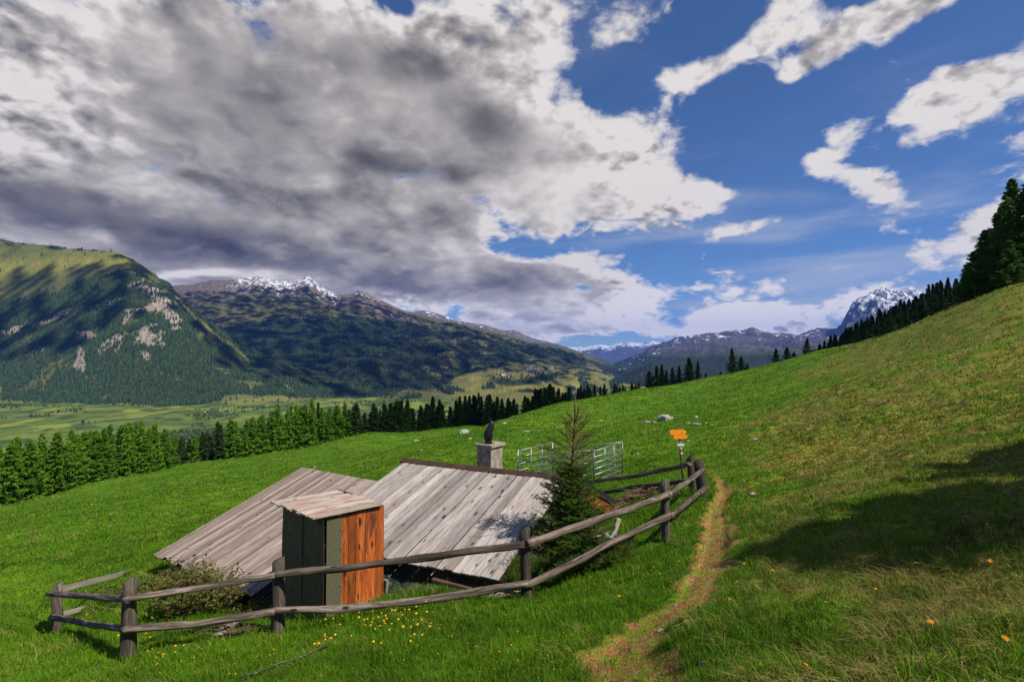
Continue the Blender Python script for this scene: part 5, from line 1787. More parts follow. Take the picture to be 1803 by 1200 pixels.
# ================================================================ forests on the mountains (nobody could count them)
def far_forest(name, g, n_try, hmean, mat, label, seed, smin=0.5, jit=1.0, maxn=60000, weight=None):
    rg = np.random.RandomState(seed)
    X, Y, Z, Fm = g['X'], g['Y'], g['Z'], g['forest']
    nr_, nc_ = X.shape
    # cell area weights
    ax_ = np.linalg.norm(np.stack([X[1:, :-1] - X[:-1, :-1], Y[1:, :-1] - Y[:-1, :-1], Z[1:, :-1] - Z[:-1, :-1]], -1), axis=-1)
    bx_ = np.linalg.norm(np.stack([X[:-1, 1:] - X[:-1, :-1], Y[:-1, 1:] - Y[:-1, :-1], Z[:-1, 1:] - Z[:-1, :-1]], -1), axis=-1)
    wgt = ax_ * bx_ * np.clip(Fm[:-1, :-1] + 0.012, 0, 1) ** 1.5 * (g['T'][:-1, :-1] < 1.02) * (Y[:-1, :-1] / Y.mean()) ** -1.2
    if weight is not None:
        wgt = wgt * weight[:-1, :-1]
    p = (wgt / wgt.sum()).ravel()
    c = rg.choice(len(p), size=n_try, p=p)
    i, j = c // (nc_ - 1), c % (nc_ - 1)
    u, v = rg.uniform(size=n_try), rg.uniform(size=n_try)

    def bil(A):
        return A[i, j] * (1 - u) * (1 - v) + A[i + 1, j] * u * (1 - v) + A[i, j + 1] * (1 - u) * v + A[i + 1, j + 1] * u * v
    x, y, z = bil(X), bil(Y), bil(Z)
    h = hmean * rg.uniform(0.55, 1.35, n_try)
    r = h * rg.uniform(0.17, 0.28, n_try)
    ns = 5
    k = np.arange(ns) / ns * 2 * np.pi
    ph = rg.uniform(0, 6.28, n_try)
    ca, sa = np.cos(k[None] + ph[:, None]), np.sin(k[None] + ph[:, None])
    rj = r[:, None] * rg.uniform(0.7, 1.25, (n_try, ns))
    ring = np.stack([x[:, None] + ca * rj, y[:, None] + sa * rj, np.broadcast_to((z + h * 0.02)[:, None], ca.shape)], -1)
    mid = np.stack([x[:, None] + ca * rj * 0.62, y[:, None] + sa * rj * 0.62, np.broadcast_to((z + h * 0.5)[:, None], ca.shape)], -1)
    top = np.stack([x, y, z + h], -1)[:, None]
    V = np.concatenate([ring, mid, top], 1).reshape(-1, 3)
    b = (np.arange(n_try) * (2 * ns + 1))[:, None]
    Q, Tt = [], []
    for q in range(ns):
        q2 = (q + 1) % ns
        Q.append(np.concatenate([b + q, b + q2, b + ns + q2, b + ns + q], 1))
        Tt.append(np.concatenate([b + ns + q, b + ns + q2, b + 2 * ns], 1))
    rn = np.repeat(rg.uniform(0, 1, n_try), 2 * ns + 1)
    o = np_mesh(name, V, [np.concatenate(Q), np.concatenate(Tt)], mat, attrs={'rnd': rn})
    tag(o, label, 'forest', kind='stuff')
    return o


M_ffA = m_leaf('far conifers', (0.010, 0.026, 0.009), (0.052, 0.090, 0.022), 0.0, 0)
M_ffB = m_leaf('far conifers darker', (0.010, 0.026, 0.012), (0.030, 0.056, 0.020), 0.0, 0)
far_forest('mountain_forest', gA, 60000, 21, M_ffA, 'conifer forest covering the steep left mountain', 31)
far_forest('mountain_forest', gB, 60000, 22, M_ffB, 'conifer forest on the flank of the snow-streaked mountain', 32)
# trees dotted over the valley floor
rg = np.random.RandomState(77)
vx, vy, vh = [], [], []
for _ in range(24000):
    Yv = math.exp(rg.uniform(math.log(1500), math.log(3600)))
    pv_ = rg.uniform(-60, 1120)
    xv = (pv_ - 901.5) / FPX * Yv
    dn = fbm(np.array([xv / 330 + 2]), np.array([Yv / 230]), oct=3)[0]
    if dn > 0.15 and rg.uniform() < 0.8:
        vx.append(xv)
        vy.append(Yv)
gV = None
if vx:
    vx, vy = np.array(vx), np.array(vy)
    vz = zt(vx, vy)
    n_ = len(vx)
    h = rg.uniform(6, 15, n_)
    r = h * rg.uniform(0.2, 0.35, n_)
    k = np.arange(5) / 5 * 2 * np.pi
    ring = np.stack([vx[:, None] + np.cos(k) * r[:, None], vy[:, None] + np.sin(k) * r[:, None], np.broadcast_to(vz[:, None], (n_, 5))], -1)
    mid = np.stack([vx[:, None] + np.cos(k + .3) * r[:, None] * .7, vy[:, None] + np.sin(k + .3) * r[:, None] * .7, np.broadcast_to((vz + h * .5)[:, None], (n_, 5))], -1)
    V = np.concatenate([ring, mid, np.stack([vx, vy, vz + h], -1)[:, None]], 1).reshape(-1, 3)
    b = (np.arange(n_) * 11)[:, None]
    Q = np.concatenate([np.concatenate([b + q, b + (q + 1) % 5, b + 5 + (q + 1) % 5, b + 5 + q], 1) for q in range(5)])
    Tt = np.concatenate([np.concatenate([b + 5 + q, b + 5 + (q + 1) % 5, b + 10], 1) for q in range(5)])
    o = np_mesh('valley_trees', V, [Q, Tt], M_ffA, attrs={'rnd': np.repeat(rg.uniform(0, 1, n_), 11)})
    tag(o, 'scattered trees and bushes on the valley floor', 'trees', kind='stuff')

# ================================================================ village on the terrace
def surf(g, px, py):
    d = (g['PX'] - px) ** 2 + (g['PY'] - py) ** 2 + (g['T'] > 1) * 1e6
    k = np.unravel_index(np.argmin(d), d.shape)
    return g['X'][k], g['Y'][k], g['Z'][k]


M_hw = [simple('house wall white', (0.45, 0.41, 0.36), (0.62, 0.58, 0.52), 0.3, rough=0.9), simple('house wall tan', (0.30, 0.22, 0.16), (0.42, 0.33, 0.25), 0.3, rough=0.9)]
M_hr = [simple('house roof brown', (0.10, 0.06, 0.045), (0.16, 0.10, 0.075), 0.3, rough=0.9), simple('house roof grey', (0.16, 0.145, 0.14), (0.24, 0.22, 0.21), 0.3, rough=0.9)]


def house_mesh(L_, w_, hh, rh):
    a = MB()
    a.box((-L_ / 2, -w_ / 2, -4), (1, 0, 0), (0, 1, 0), (0, 0, 1), L_, w_, hh + 4)
    a.add([(-L_ / 2, -w_ / 2, hh), (-L_ / 2, w_ / 2, hh), (-L_ / 2, 0, hh + rh), (L_ / 2, -w_ / 2, hh), (L_ / 2, w_ / 2, hh), (L_ / 2, 0, hh + rh)], F3=[(0, 2, 1), (3, 4, 5)])
    b = MB()
    o_ = 0.8
    for s in (-1, 1):
        b.add([(-L_ / 2 - o_, s * (w_ / 2 + o_), hh - 0.5), (L_ / 2 + o_, s * (w_ / 2 + o_), hh - 0.5), (L_ / 2 + o_, 0, hh + rh + 0.3), (-L_ / 2 - o_, 0, hh + rh + 0.3),
               (-L_ / 2 - o_, s * (w_ / 2 + o_), hh - 0.1), (L_ / 2 + o_, s * (w_ / 2 + o_), hh - 0.1), (L_ / 2 + o_, 0, hh + rh + 0.7), (-L_ / 2 - o_, 0, hh + rh + 0.7)],
              F4=[(0, 1, 2, 3), (4, 5, 6, 7), (0, 1, 5, 4), (0, 3, 7, 4), (1, 2, 6, 5)])
    return a, b


hmesh = []
for k in range(4):
    a, b = house_mesh(14 + 3 * (k % 2), 11, 7 + k, 4)
    hmesh.append((a.build('house_wall', M_hw[k % 2], link=False), b.build('house_roof', M_hr[(k // 2) % 2], link=False)))
random.seed(13)


def village(spots, label, group, scale=1.0):
    for (px_, py_) in spots:
        x, y, z = surf(gB, px_, py_)
        root = bpy.data.objects.new('house', None)
        COL.objects.link(root)
        root.location = (x, y, z)
        root.rotation_euler = (0, 0, random.uniform(0, 3.1))
        root.scale = (scale,) * 3
        tag(root, label, 'house', group)
        mw, mr = random.choice(hmesh)
        for nm, me in (('wall', mw), ('roof', mr)):
            o = bpy.data.objects.new(nm, me)
            COL.objects.link(o)
            o.parent = root


vs = [(940 + random.gauss(0, 8.0), 650.5 + random.gauss(0, 2.4)) for _ in range(44)] + [(967 + random.gauss(0, 4), 648 + random.gauss(0, 1)) for _ in range(7)]
village(vs, 'small pale house of the village on the far valley terrace', 'houses of the far village', 1.35)
village([(1106 + random.gauss(0, 7), 655 + random.gauss(0, 1.6) + 0) for _ in range(9)], 'tiny house of the second hamlet far down the valley', 'houses of the second hamlet', 1.5)
village([(868, 642), (872, 642.5), (875, 643)], 'tiny house at the forest edge left of the far village', 'houses left of the far village', 1.3)
village([(886, 660)], 'reddish farm building below the left end of the far village', None, 2.2)

# ================================================================ young spruce in the yard
M_young = m_leaf('young spruce needles', (0.026, 0.062, 0.008), (0.120, 0.200, 0.018), 0.2, 0)
M_youngtip = m_leaf('young spruce leader needles', (0.10, 0.085, 0.020), (0.20, 0.17, 0.04), 0.2, 0)
M_twig = simple('twigs', (0.075, 0.045, 0.025), (0.19, 0.12, 0.07), 30, rough=0.95, spec=0.1)


def needle_twigs(A, B, n_per_m, length, width, rg, spread=1.0):
    """needles along segments A->B; returns vertices, triangles"""
    A, B = np.array(A), np.array(B)
    L_ = np.linalg.norm(B - A, axis=1)
    cnt = np.maximum(3, (L_ * n_per_m).astype(int))
    bi = np.repeat(np.arange(len(A)), cnt)
    n = len(bi)
    u = rg.uniform(0, 1.03, n)
    d = (B - A) / L_[:, None]
    dd = d[bi]
    p = A[bi] + dd * (u * L_[bi])[:, None]
    r = rg.normal(size=(n, 3))
    r -= (r * dd).sum(1)[:, None] * dd
    r /= np.linalg.norm(r, axis=1)[:, None]
    nd = dd * 0.75 + r * spread
    nd /= np.linalg.norm(nd, axis=1)[:, None]
    w = np.cross(nd, rg.normal(size=(n, 3)))
    w /= np.linalg.norm(w, axis=1)[:, None]
    l = length * rg.uniform(0.6, 1.2, n)[:, None]
    V = np.stack([p - w * width, p + w * width, p + nd * l], 1).reshape(-1, 3)
    return V, np.arange(3 * n).reshape(n, 3), np.repeat(np.clip(rg.uniform(0, .5, n) + 0.5 * rg.uniform(0, 1, len(A))[bi], 0, 1), 3)


def young_spruce(base, top, rad, seed):
    rg = np.random.RandomState(seed)
    root = empty('young_spruce', tuple(base))
    H = top[2] - base[2]
    lean_ = np.array([top[0] - base[0], 0, 0])
    tk = MB()
    trunk_p = lambda t: lean_ * t + UP * H * t + np.array([0.02 * math.sin(t * 9), 0.02 * math.cos(t * 7), 0])
    tk.tube([trunk_p(t) for t in np.linspace(-0.05, 1, 14)], [0.055 * (1 - t) + 0.009 for t in np.linspace(0, 1, 14)], ns=8, rough=0.1)
    sA, sB, tA, tB = [], [], [], []
    limbs = []
    # dense lower bush
    nb = 290
    for i in range(nb):
        t = (i / nb) * 0.60 + 0.01
        r_ = rad * (1.12 - 0.76 * (t / 0.60) ** 1.1) * rg.choice([rg.uniform(0.5, 0.9), rg.uniform(0.85, 1.25)])
        a = i * 2.4 + rg.uniform(-.3, .3)
        d = np.array([math.cos(a), math.sin(a), 0])
        p0 = trunk_p(t)
        dr = 0.10 if t > 0.3 else 0.28
        pts = [p0 + d * r_ * u + UP * (-dr * r_ * u + 0.35 * r_ * u ** 2.2) for u in np.linspace(0, 1, 6)]
        limbs.append((pts, 0.012 * (1 - t) + 0.004))
        for k in range(5):
            sA.append(pts[k])
            sB.append(pts[k + 1])
        for q in range(11):
            u = rg.uniform(0.15, 0.98)
            k = min(4, int(u * 5))
            b0 = pts[k] + (pts[k + 1] - pts[k]) * (u * 5 - k)
            sgn = 1 if q % 2 else -1
            side = np.array([-d[1], d[0], 0]) * sgn * rg.uniform(0.6, 1.0) + d * rg.uniform(0.4, 1.0) + UP * rg.uniform(-0.15, 0.35)
            side /= np.linalg.norm(side)
            l = r_ * rg.uniform(0.10, 0.30) * (1.15 - u * 0.6)
            b1 = b0 + side * l
            sA.append(b0)
            sB.append(b1)
            for z_ in range(2):
                w_ = rg.uniform(0.3, 0.9)
                c0 = b0 + (b1 - b0) * w_
                c1 = c0 + (side * 0.7 + np.array([-side[1], side[0], 0]) * rg.choice([-1, 1]) + UP * rg.uniform(-.1, .3)) * l * 0.45
                sA.append(c0)
                sB.append(c1)
    # sparse leader: whorls of stiff upward shoots
    whorls = [(0.58, 0.55, 6, 0.35), (0.64, 0.62, 8, 0.35), (0.69, 0.48, 7, 0.5), (0.735, 0.44, 7, 0.6), (0.78, 0.36, 6, 0.8), (0.80, 0.36, 5, 0.9), (0.845, 0.40, 6, 1.1), (0.855, 0.28, 4, 1.2)]
    for t, l, n, rise in whorls:
        for k in range(n):
            a = k / n * 6.28 + rg.uniform(-.4, .4)
            d = np.array([math.cos(a), math.sin(a), rise + rg.uniform(-.15, .15)])
            d /= np.linalg.norm(d)
            p0 = trunk_p(t + rg.uniform(-.006, .006))
            ll = l * rg.uniform(0.7, 1.15)
            p1, p2 = p0 + d * ll * 0.5, p0 + d * ll + UP * 0.04
            limbs.append(([p0, p1, p2], 0.008))
            tA += [p0, p1]
            tB += [p1, p2]
            if t < 0.82:
                for q in range(5):
                    u = rg.uniform(0.3, 0.9)
                    b0 = p0 + (p2 - p0) * u
                    sd = np.cross(d, UP) * (1 if q % 2 else -1) + d * 0.9 + UP * 0.1
                    b1 = b0 + sd / np.linalg.norm(sd) * ll * 0.3
                    tA.append(b0)
                    tB.append(b1)
                    limbs.append(([b0, b1], 0.004))
    tA += [trunk_p(0.80), trunk_p(0.87), trunk_p(0.93)]
    tB += [trunk_p(0.87), trunk_p(0.93), trunk_p(1.0)]
    for pts, r0 in limbs:
        tk.tube(pts, [r0 * (1 - 0.7 * u) for u in np.linspace(0, 1, len(pts))], ns=4, caps=False)
    def loc(mb):
        pass
    o = np_mesh('trunk', np.vstack(tk.V), [np.vstack(tk.F4), np.vstack(tk.F3)], M_twig, root, attrs={'rnd': np.concatenate(tk.RN)}, smooth=True)
    V1, F1, r1 = needle_twigs(sA, sB, 260, 0.030, 0.0040, rg)
    np_mesh('crown', V1, F1, M_young, root, attrs={'rnd': r1})
    V2, F2, r2 = needle_twigs(tA, tB, 330, 0.024, 0.0030, rg, 0.9)
    np_mesh('leader', V2, F2, M_youngtip, root, attrs={'rnd': r2}, )['label'] = 'sparse brownish leader shoots'
    return root


bp = P(1004, 1010, 9.35)
bp[2] = zg(bp[0], bp[1]) - 0.05
tpx = P(1012, 697, 9.35)
ys = young_spruce(bp, tpx, 0.90, 61)
tag(ys, 'young spruce with a thin sparse leader, growing at the gable of the silvery roof', 'spruce')


def low_bush(name, c, rx, ry, h, n, mat, label, seed, twig_mat=None, needles=True, leafs=0.02, twigs=80):
    rg = np.random.RandomState(seed)
    root = empty(name, (c[0], c[1], zg(c[0], c[1])))
    A_, B_ = [], []
    tk = MB()
    for i in range(twigs):
        a = rg.uniform(0, 6.28)
        rr = math.sqrt(rg.uniform(0, 1))
        hh = h * rg.uniform(0.5, 1.1) * (1 - 0.5 * rr ** 2)
        p0 = np.array([math.cos(a) * rx * rr * 0.5, math.sin(a) * ry * rr * 0.5, 0])
        z_off = zg(c[0] + p0[0], c[1] + p0[1]) - zg(c[0], c[1])
        p0[2] = z_off - 0.02
        p2 = np.array([math.cos(a) * rx * rr, math.sin(a) * ry * rr, z_off + hh])
        p1 = (p0 + p2) / 2 + np.array([rg.uniform(-.05, .05), rg.uniform(-.05, .05), 0.08])
        tk.tube([p0, p1, p2], [0.006, 0.004, 0.002], ns=3, caps=False)
        for q in range(n):
            u = rg.uniform(0.25, 1)
            b0 = p1 + (p2 - p1) * (u * 2 - 1) if u > 0.5 else p0 + (p1 - p0) * u * 2
            d = rg.normal(size=3) * np.array([1, 1, 0.5])
            d[2] = abs(d[2])
            d /= np.linalg.norm(d)
            l = h * rg.uniform(0.12, 0.3)
            A_.append(b0)
            B_.append(b0 + d * l)
            if not needles:
                tk.tube([b0, b0 + d * l], 0.0022, ns=3, caps=False)
    o = np_mesh('twigs', np.vstack(tk.V), [np.vstack(tk.F4)], twig_mat or M_twig, root, attrs={'rnd': np.concatenate(tk.RN)})
    if needles:
        V, F, r = needle_twigs(A_, B_, 200, 0.026, 0.0026, rg)
        np_mesh('foliage', V, F, mat, root, attrs={'rnd': r})
    else:
        A_, B_ = np.array(A_), np.array(B_)
        keep = rg.uniform(size=len(A_)) < 0.75
        A_, B_ = A_[keep], B_[keep]
        P_ = np.concatenate([A_ + (B_ - A_) * t for t in (0.4, 0.7, 1.0)])
        m_ = len(P_)
        d = rg.normal(size=(m_, 3))
        d[:, 2] = np.abs(d[:, 2]) * 0.6
        d /= np.linalg.norm(d, axis=1)[:, None]
        w = np.cross(d, rg.normal(size=(m_, 3)))
        w /= np.linalg.norm(w, axis=1)[:, None]
        s = leafs * rg.uniform(0.6, 1.3, m_)[:, None]
        V = np.stack([P_, P_ + d * s * .6 + w * s * .35, P_ + d * s * 1.3, P_ + d * s * .6 - w * s * .35], 1).reshape(-1, 3)
        np_mesh('foliage', V, np.arange(4 * m_).reshape(m_, 4), mat, root, attrs={'rnd': np.repeat(rg.uniform(0, 1, m_), 4)})
    tag(root, label, 'bush')
    return root


c_ = P(1062, 985, 8.75)
low_bush('spruce_bush', (c_[0], c_[1]), 0.60, 0.38, 0.52, 14, M_young, 'low spreading spruce bush at the right foot of the young spruce', 71, twigs=90)
c_ = P(985, 1020, 8.6)
low_bush('spruce_bush', (c_[0], c_[1]), 0.60, 0.32, 0.58, 14, M_young, 'low spruce boughs between fence post and young spruce', 72, twigs=90)
c_ = P(915, 1000, 8.9)
low_bush('spruce_bush', (c_[0] + 0.06, c_[1]), 0.42, 0.30, 0.70, 13, M_young, 'small spruce bush touching the lower corner of the silvery roof', 73, twigs=70)

M_rtwig = simple('reddish twigs', (0.11, 0.045, 0.028), (0.26, 0.14, 0.09), 25, rough=0.95, spec=0.1)
M_bushleaf = m_leaf('shrub leaves', (0.05, 0.10, 0.012), (0.16, 0.20, 0.03), 0.3, 0)
M_oleaf = m_leaf('orange leaves', (0.45, 0.10, 0.02), (0.60, 0.22, 0.03), 0.3, 0)
c_ = P(345, 1062, 8.9)
low_bush('shrub', (c_[0], c_[1]), 0.80, 0.50, 1.0, 13, M_bushleaf, 'half leafless shrub of reddish twigs in front of the lower roof corner', 74, twig_mat=M_rtwig, needles=False, leafs=0.048, twigs=130)
c_ = P(305, 1020, 9.9)
low_bush('shrub', (c_[0], c_[1]), 0.35, 0.25, 0.45, 10, M_oleaf, 'clump of orange leaves left of the lower roof corner', 75, twig_mat=M_rtwig, needles=False, leafs=0.03, twigs=26)
c_ = P(250, 1030, 10.4)
low_bush('shrub', (c_[0], c_[1]), 1.0, 0.6, 0.34, 10, M_bushleaf, 'low green weedy shrub behind the second fence post', 76, needles=False, leafs=0.035, twigs=120)
c_ = P(460, 1075, 9.1)
low_bush('shrub', (c_[0], c_[1]), 0.5, 0.3, 0.30, 10, M_bushleaf, 'small dark shrub under the corner between lower roof and outhouse', 77, needles=False, leafs=0.03, twigs=60)

# ================================================================ grass: blades as real geometry, thicker than it is real with distance
M_grass = m_leaf('grass blades', (0.024, 0.080, 0.003), (0.180, 0.335, 0.010), 0.35, 0)
M_dry = m_leaf('dry grass blades', (0.17, 0.125, 0.028), (0.52, 0.39, 0.14), 0.3, 0)


def in_poly_frames(x, y):
    """1 where grass may grow: not on the path, in the huts or in the outhouse"""
    ok = np.ones(len(x), bool)
    for o, r, s, L_, Wd, mg in ((E2, r_dir, sh_dir, L1 - 0.3, 7.2, 0.40), (B2, r2_, sh2, L2 - 0.2, 3.4, 0.35)):
        a = (x - o[0]) * r[0] + (y - o[1]) * r[1]
        b = (x - o[0]) * s[0] + (y - o[1]) * s[1]
        ok &= ~((a > 0.25) & (a < L_) & (b > mg) & (b < Wd))
    a = (x - oC[0]) * of[0] + (y - oC[1]) * of[1]
    b = (x - oC[0]) * ol[0] + (y - oC[1]) * ol[1]
    ok &= ~((a > -0.05) & (a < ow + 0.05) & (b > -0.04) & (b < ow + 0.05))
    return ok


def blades(name, n, r0, r1, h0, w0, label, mat, seed, az0=-47, az1=50, dry=False, tuft=0.0, bendy=0.5, hpow=0.0, tuft_n=1):
    rg = np.random.RandomState(seed)
    n_c = n // tuft_n
    a = np.radians(rg.uniform(az0, az1, n_c))
    r = np.exp(rg.uniform(math.log(r0), math.log(r1), n_c))
    x, y = r * np.sin(a), r * np.cos(a)
    ok = in_poly_frames(x, y)
    pd_ = path_dist(x, y) * 0.85 + 1.3 * fbm(x * 2.6, y * 2.6, oct=4)
    prob = sstep(pd_, 0.75, 1.35)
    prob = np.maximum(prob, 0.42)
    sm = straw_mask(x, y)
    if dry:
        prob = prob * np.clip(0.03 + sm * 1.25, 0, 1) * (0.25 + 0.9 * sstep(fbm(x * 0.9, y * 1.2, oct=3), -0.15, 0.3))
    else:
        prob = prob * (1 - 0.55 * sm)
    ok &= rg.uniform(size=n_c) < prob
    x, y, r, pd_ = x[ok], y[ok], r[ok], pd_[ok]
    if tuft_n > 1:
        k = tuft_n
        cx_, cy_ = np.repeat(x, k), np.repeat(y, k)
        sg = np.repeat(tuft * rg.uniform(0.5, 1.4, len(x)) * (1 + r / 25), k)
        lean_a = np.repeat(rg.uniform(-0.9, 0.9, len(x)), k)
        x = cx_ + rg.normal(size=len(cx_)) * sg
        y = cy_ + rg.normal(size=len(cx_)) * sg
        r = np.repeat(r, k)
        pd_ = np.repeat(pd_, k)
        tall = np.repeat(rg.uniform(0.6, 1.3, len(cx_) // k), k)
    else:
        lean_a = np.zeros(len(x))
        tall = 1 + 0.55 * fbm(x * 0.8, y * 0.8, oct=3) + 0.3 * fbm(x * 3, y * 3, oct=2)
    m_ = len(x)
    z = zt(x, y) - 0.01
    scale_w = np.maximum(1, r / 6.0) ** 0.95
    h = h0 * tall * rg.uniform(0.55, 1.35, m_) * np.maximum(1, r / 14) ** hpow
    h *= np.where(pd_ < 1.0, 0.45, 1.0)
    w = w0 * scale_w * rg.uniform(0.7, 1.3, m_)
    ba = rg.uniform(0, 6.28, m_) * (1 if not dry else 0.35) + (lean_a + 2.6 if dry else 0)
    bend = bendy * rg.uniform(0.3, 1.5, m_)
    d = np.stack([np.cos(ba), np.sin(ba), np.zeros(m_)], -1)
    fa = rg.uniform(0, 6.28, m_)
    sd = np.stack([np.cos(fa), np.sin(fa), np.zeros(m_)], -1) * w[:, None]
    b0 = np.stack([x, y, z], -1)
    p1 = b0 + d * (h * bend * 0.30)[:, None] + UP * (h * 0.55)[:, None]
    p2 = b0 + d * (h * bend)[:, None] + UP * (h * (1.0 - 0.25 * np.minimum(bend, 1.6)))[:, None]
    V = np.stack([b0 - sd, b0 + sd, p1 - sd * .75, p1 + sd * .75, p2], 1).reshape(-1, 3)
    b = np.arange(m_) * 5
    Q = np.stack([b, b + 1, b + 3, b + 2], -1)
    T_ = np.stack([b + 2, b + 3, b + 4], -1)
    rn = np.clip(rg.uniform(0, 1, m_) * 0.55 + 0.2 + 0.8 * fbm(x * 0.45, y * 0.6, oct=5, gain=0.65), 0, 1)
    o = np_mesh(name, V, [Q, T_], mat, attrs={'rnd': np.repeat(rn, 5)})
    tag(o, label, 'grass', kind='stuff')
    return o


blades('grass', 420000, 2.3, 30, 0.085, 0.0030, 'short green grass of the meadow round the fence', M_grass, 81, hpow=0.35)
blades('grass', 210000, 24, 230, 0.10, 0.0042, 'tufty green grass farther up the meadow', M_grass, 82, hpow=0.45, tuft=0.10, tuft_n=6)
blades('grass', 60000, 2.3, 30, 0.16, 0.0030, 'longer green tufts standing in the meadow', M_grass, 83, tuft=0.05, tuft_n=14, bendy=0.7, hpow=0.2)
blades('dry_grass', 200000, 2.3, 40, 0.13, 0.0022, 'pale dry grass lying among the green on the right slope', M_dry, 84, dry=True, tuft=0.07, tuft_n=16, bendy=1.3, hpow=0.3)
blades('dry_grass', 90000, 30, 160, 0.12, 0.0032, 'pale dry grass higher on the right slope', M_dry, 85, dry=True, tuft=0.10, tuft_n=10, bendy=1.3, hpow=0.45)

# ================================================================ yellow flowers
M_yel = simple('yellow petals', (0.72, 0.28, 0.004), (0.88, 0.42, 0.008), 60, rough=0.6)
M_stem = simple('flower stems', (0.05, 0.12, 0.01), (0.09, 0.18, 0.02), 60, rough=0.8)


def flower_meshes(seed):
    rg = np.random.RandomState(seed)
    st = MB()
    st.tube([(0, 0, -0.02), (0.006, 0.004, 0.06), (0.012, 0.0, 0.12)], [0.0018, 0.0015, 0.0014], ns=4)
    pt = MB()
    for ring, (rr, zz, nn_) in enumerate(((0.017, 0.0, 12), (0.011, 0.005, 9))):
        for k in range(nn_):
            a = k / nn_ * 6.28 + ring * 0.3
            a2 = a + 0.36
            a0 = a - 0.36
            c = np.array([0.012, 0, 0.121 + zz])
            pt.add([c, c + np.array([math.cos(a0) * rr * .7, math.sin(a0) * rr * .7, 0.003]), c + np.array([math.cos(a) * rr, math.sin(a) * rr, 0.006 + 0.003 * rg.uniform()]), c + np.array([math.cos(a2) * rr * .7, math.sin(a2) * rr * .7, 0.003])], F4=[(0, 1, 2, 3)])
    return st.build('stem', M_stem, link=False), pt.build('blossom', M_yel, link=False)


FL = [flower_meshes(k) for k in range(2)]
random.seed(99)
fl_spots = []


def fl_area(n, px0, py0, px1, py1, skew=0):
    for _ in range(n):
        t, s = random.random(), random.gauss(0, 1)
        fl_spots.append((px0 + (px1 - px0) * t + s * skew, py0 + (py1 - py0) * t + random.gauss(0, 1) * 9))


manual = [(1087, 1079, 2.0), (1752, 958, 1.2), (1753, 964, 1.1), (1785, 968, .9), (1697, 976, .9), (1686, 983, .7), (1710, 1008, .8), (1760, 1024, 1.3), (1616, 1014, .9), (1545, 1058, .9), (1499, 1090, 1.0), (1644, 1133, 1.2), (1765, 1159, 1.1), (1461, 1084, .8), (1682, 1041, .6),
          (1358, 1025, 1), (1290, 1040, .6), (1311, 1006, .9), (1303, 1041, .8), (1289, 1071, .7), (1330, 1035, .6), (1335, 1045, .6), (1280, 1050, .6), (1434, 950, .5), (1409, 1191, .8), (1588, 1042, .6), (1790, 892, .7), (1792, 935, .8), (1588, 850, .6), (1552, 811, .6)]
sp3 = [(p, s) for *p, s in manual]
for (n, a, b, c, d) in ((50, 500, 1120, 860, 1085), (40, 300, 1180, 560, 1170), (22, 120, 1090, 300, 1150), (34, 110, 1050, 300, 1030), (30, 40, 1110, 300, 1185), (22, 860, 1080, 1010, 1160), (26, 1060, 1000, 1190, 1010), (24, 640, 1150, 1000, 1190)):
    for _ in range(n):
        t = random.random()
        sp3.append(((a + (c - a) * t + random.gauss(0, 30), b + (d - b) * t + random.gauss(0, 22)), random.uniform(0.45, 0.85)))
cnt = 0
areas = [('left', 'yellow flower in the grass in front of the left fence'), ('mid', 'yellow flower in the grass below the outhouse and tarpaulin'), ('right', 'yellow flower among the grass right of the path')]
for (p, s) in sp3[:290]:
    h = hit_ground(p[0], min(p[1], 1196))
    if h is None:
        continue
    root = bpy.data.objects.new('flower', None)
    COL.objects.link(root)
    root.location = h
    root.rotation_euler = (random.uniform(-.3, .3) - 0.25, random.uniform(-.3, .3), random.uniform(0, 6))
    root.scale = (s * (1.0 if p[0] > 1150 else 0.78),) * 3
    k = 0 if p[0] < 420 else (1 if p[0] < 1150 else 2)
    tag(root, areas[k][1], 'flower', ('flowers by the left fence', 'flowers below the outhouse', 'flowers right of the path')[k])
    for nm, me in zip(('stem', 'blossom'), FL[cnt % 2]):
        o = bpy.data.objects.new(nm, me)
        COL.objects.link(o)
        o.parent = root
    cnt += 1
# the carpets of tiny flowers on the slope
rg = np.random.RandomState(15)
FV, FF, nV = [], [], 0
for (n, a, b, c, d, sd) in ((330, 1350, 830, 1640, 745, 13), (120, 1560, 760, 1803, 730, 14), (90, 1380, 800, 1500, 760, 20), (60, 1300, 870, 1450, 800, 14), (60, 1600, 690, 1800, 660, 20), (20, 150, 1100, 330, 1180, 18), (60, 560, 1130, 760, 1100, 20)):
    for _ in range(n):
        t = rg.uniform()
        h = hit_ground(a + (c - a) * t + rg.normal() * 14, b + (d - b) * t + rg.normal() * sd)
        if h is None:
            continue
        s = rg.uniform(0.010, 0.019) * (max(1, h[1] / 14) ** 0.7)
        z = h[2] + 0.09 + 0.05 * rg.uniform()
        k6 = np.arange(6) / 6 * 6.28 + rg.uniform(0, 1)
        ring = np.stack([h[0] + np.cos(k6) * s, h[1] + np.sin(k6) * s, np.full(6, z) + 0.3 * s * rg.uniform(-1, 1, 6)], -1)
        FV.append(np.vstack([ring, [[h[0], h[1], z + s * 0.8]], [[h[0], h[1], z - s * 0.7]]]))
        for q in range(6):
            FF.append((nV + q, nV + (q + 1) % 6, nV + 6))
            FF.append((nV + (q + 1) % 6, nV + q, nV + 7))
        nV += 8
fo = np_mesh('flower_carpet', np.vstack(FV), np.array(FF), M_yel)
tag(fo, 'carpet of tiny yellow flowers across the right slope', 'flowers', kind='stuff')
# ================================================================ unseen cloud sheets added above the frame, shaped to shade mountains and trees
def m_cloud(nt):
    return (0.85, 0.85, 0.87, 1), None


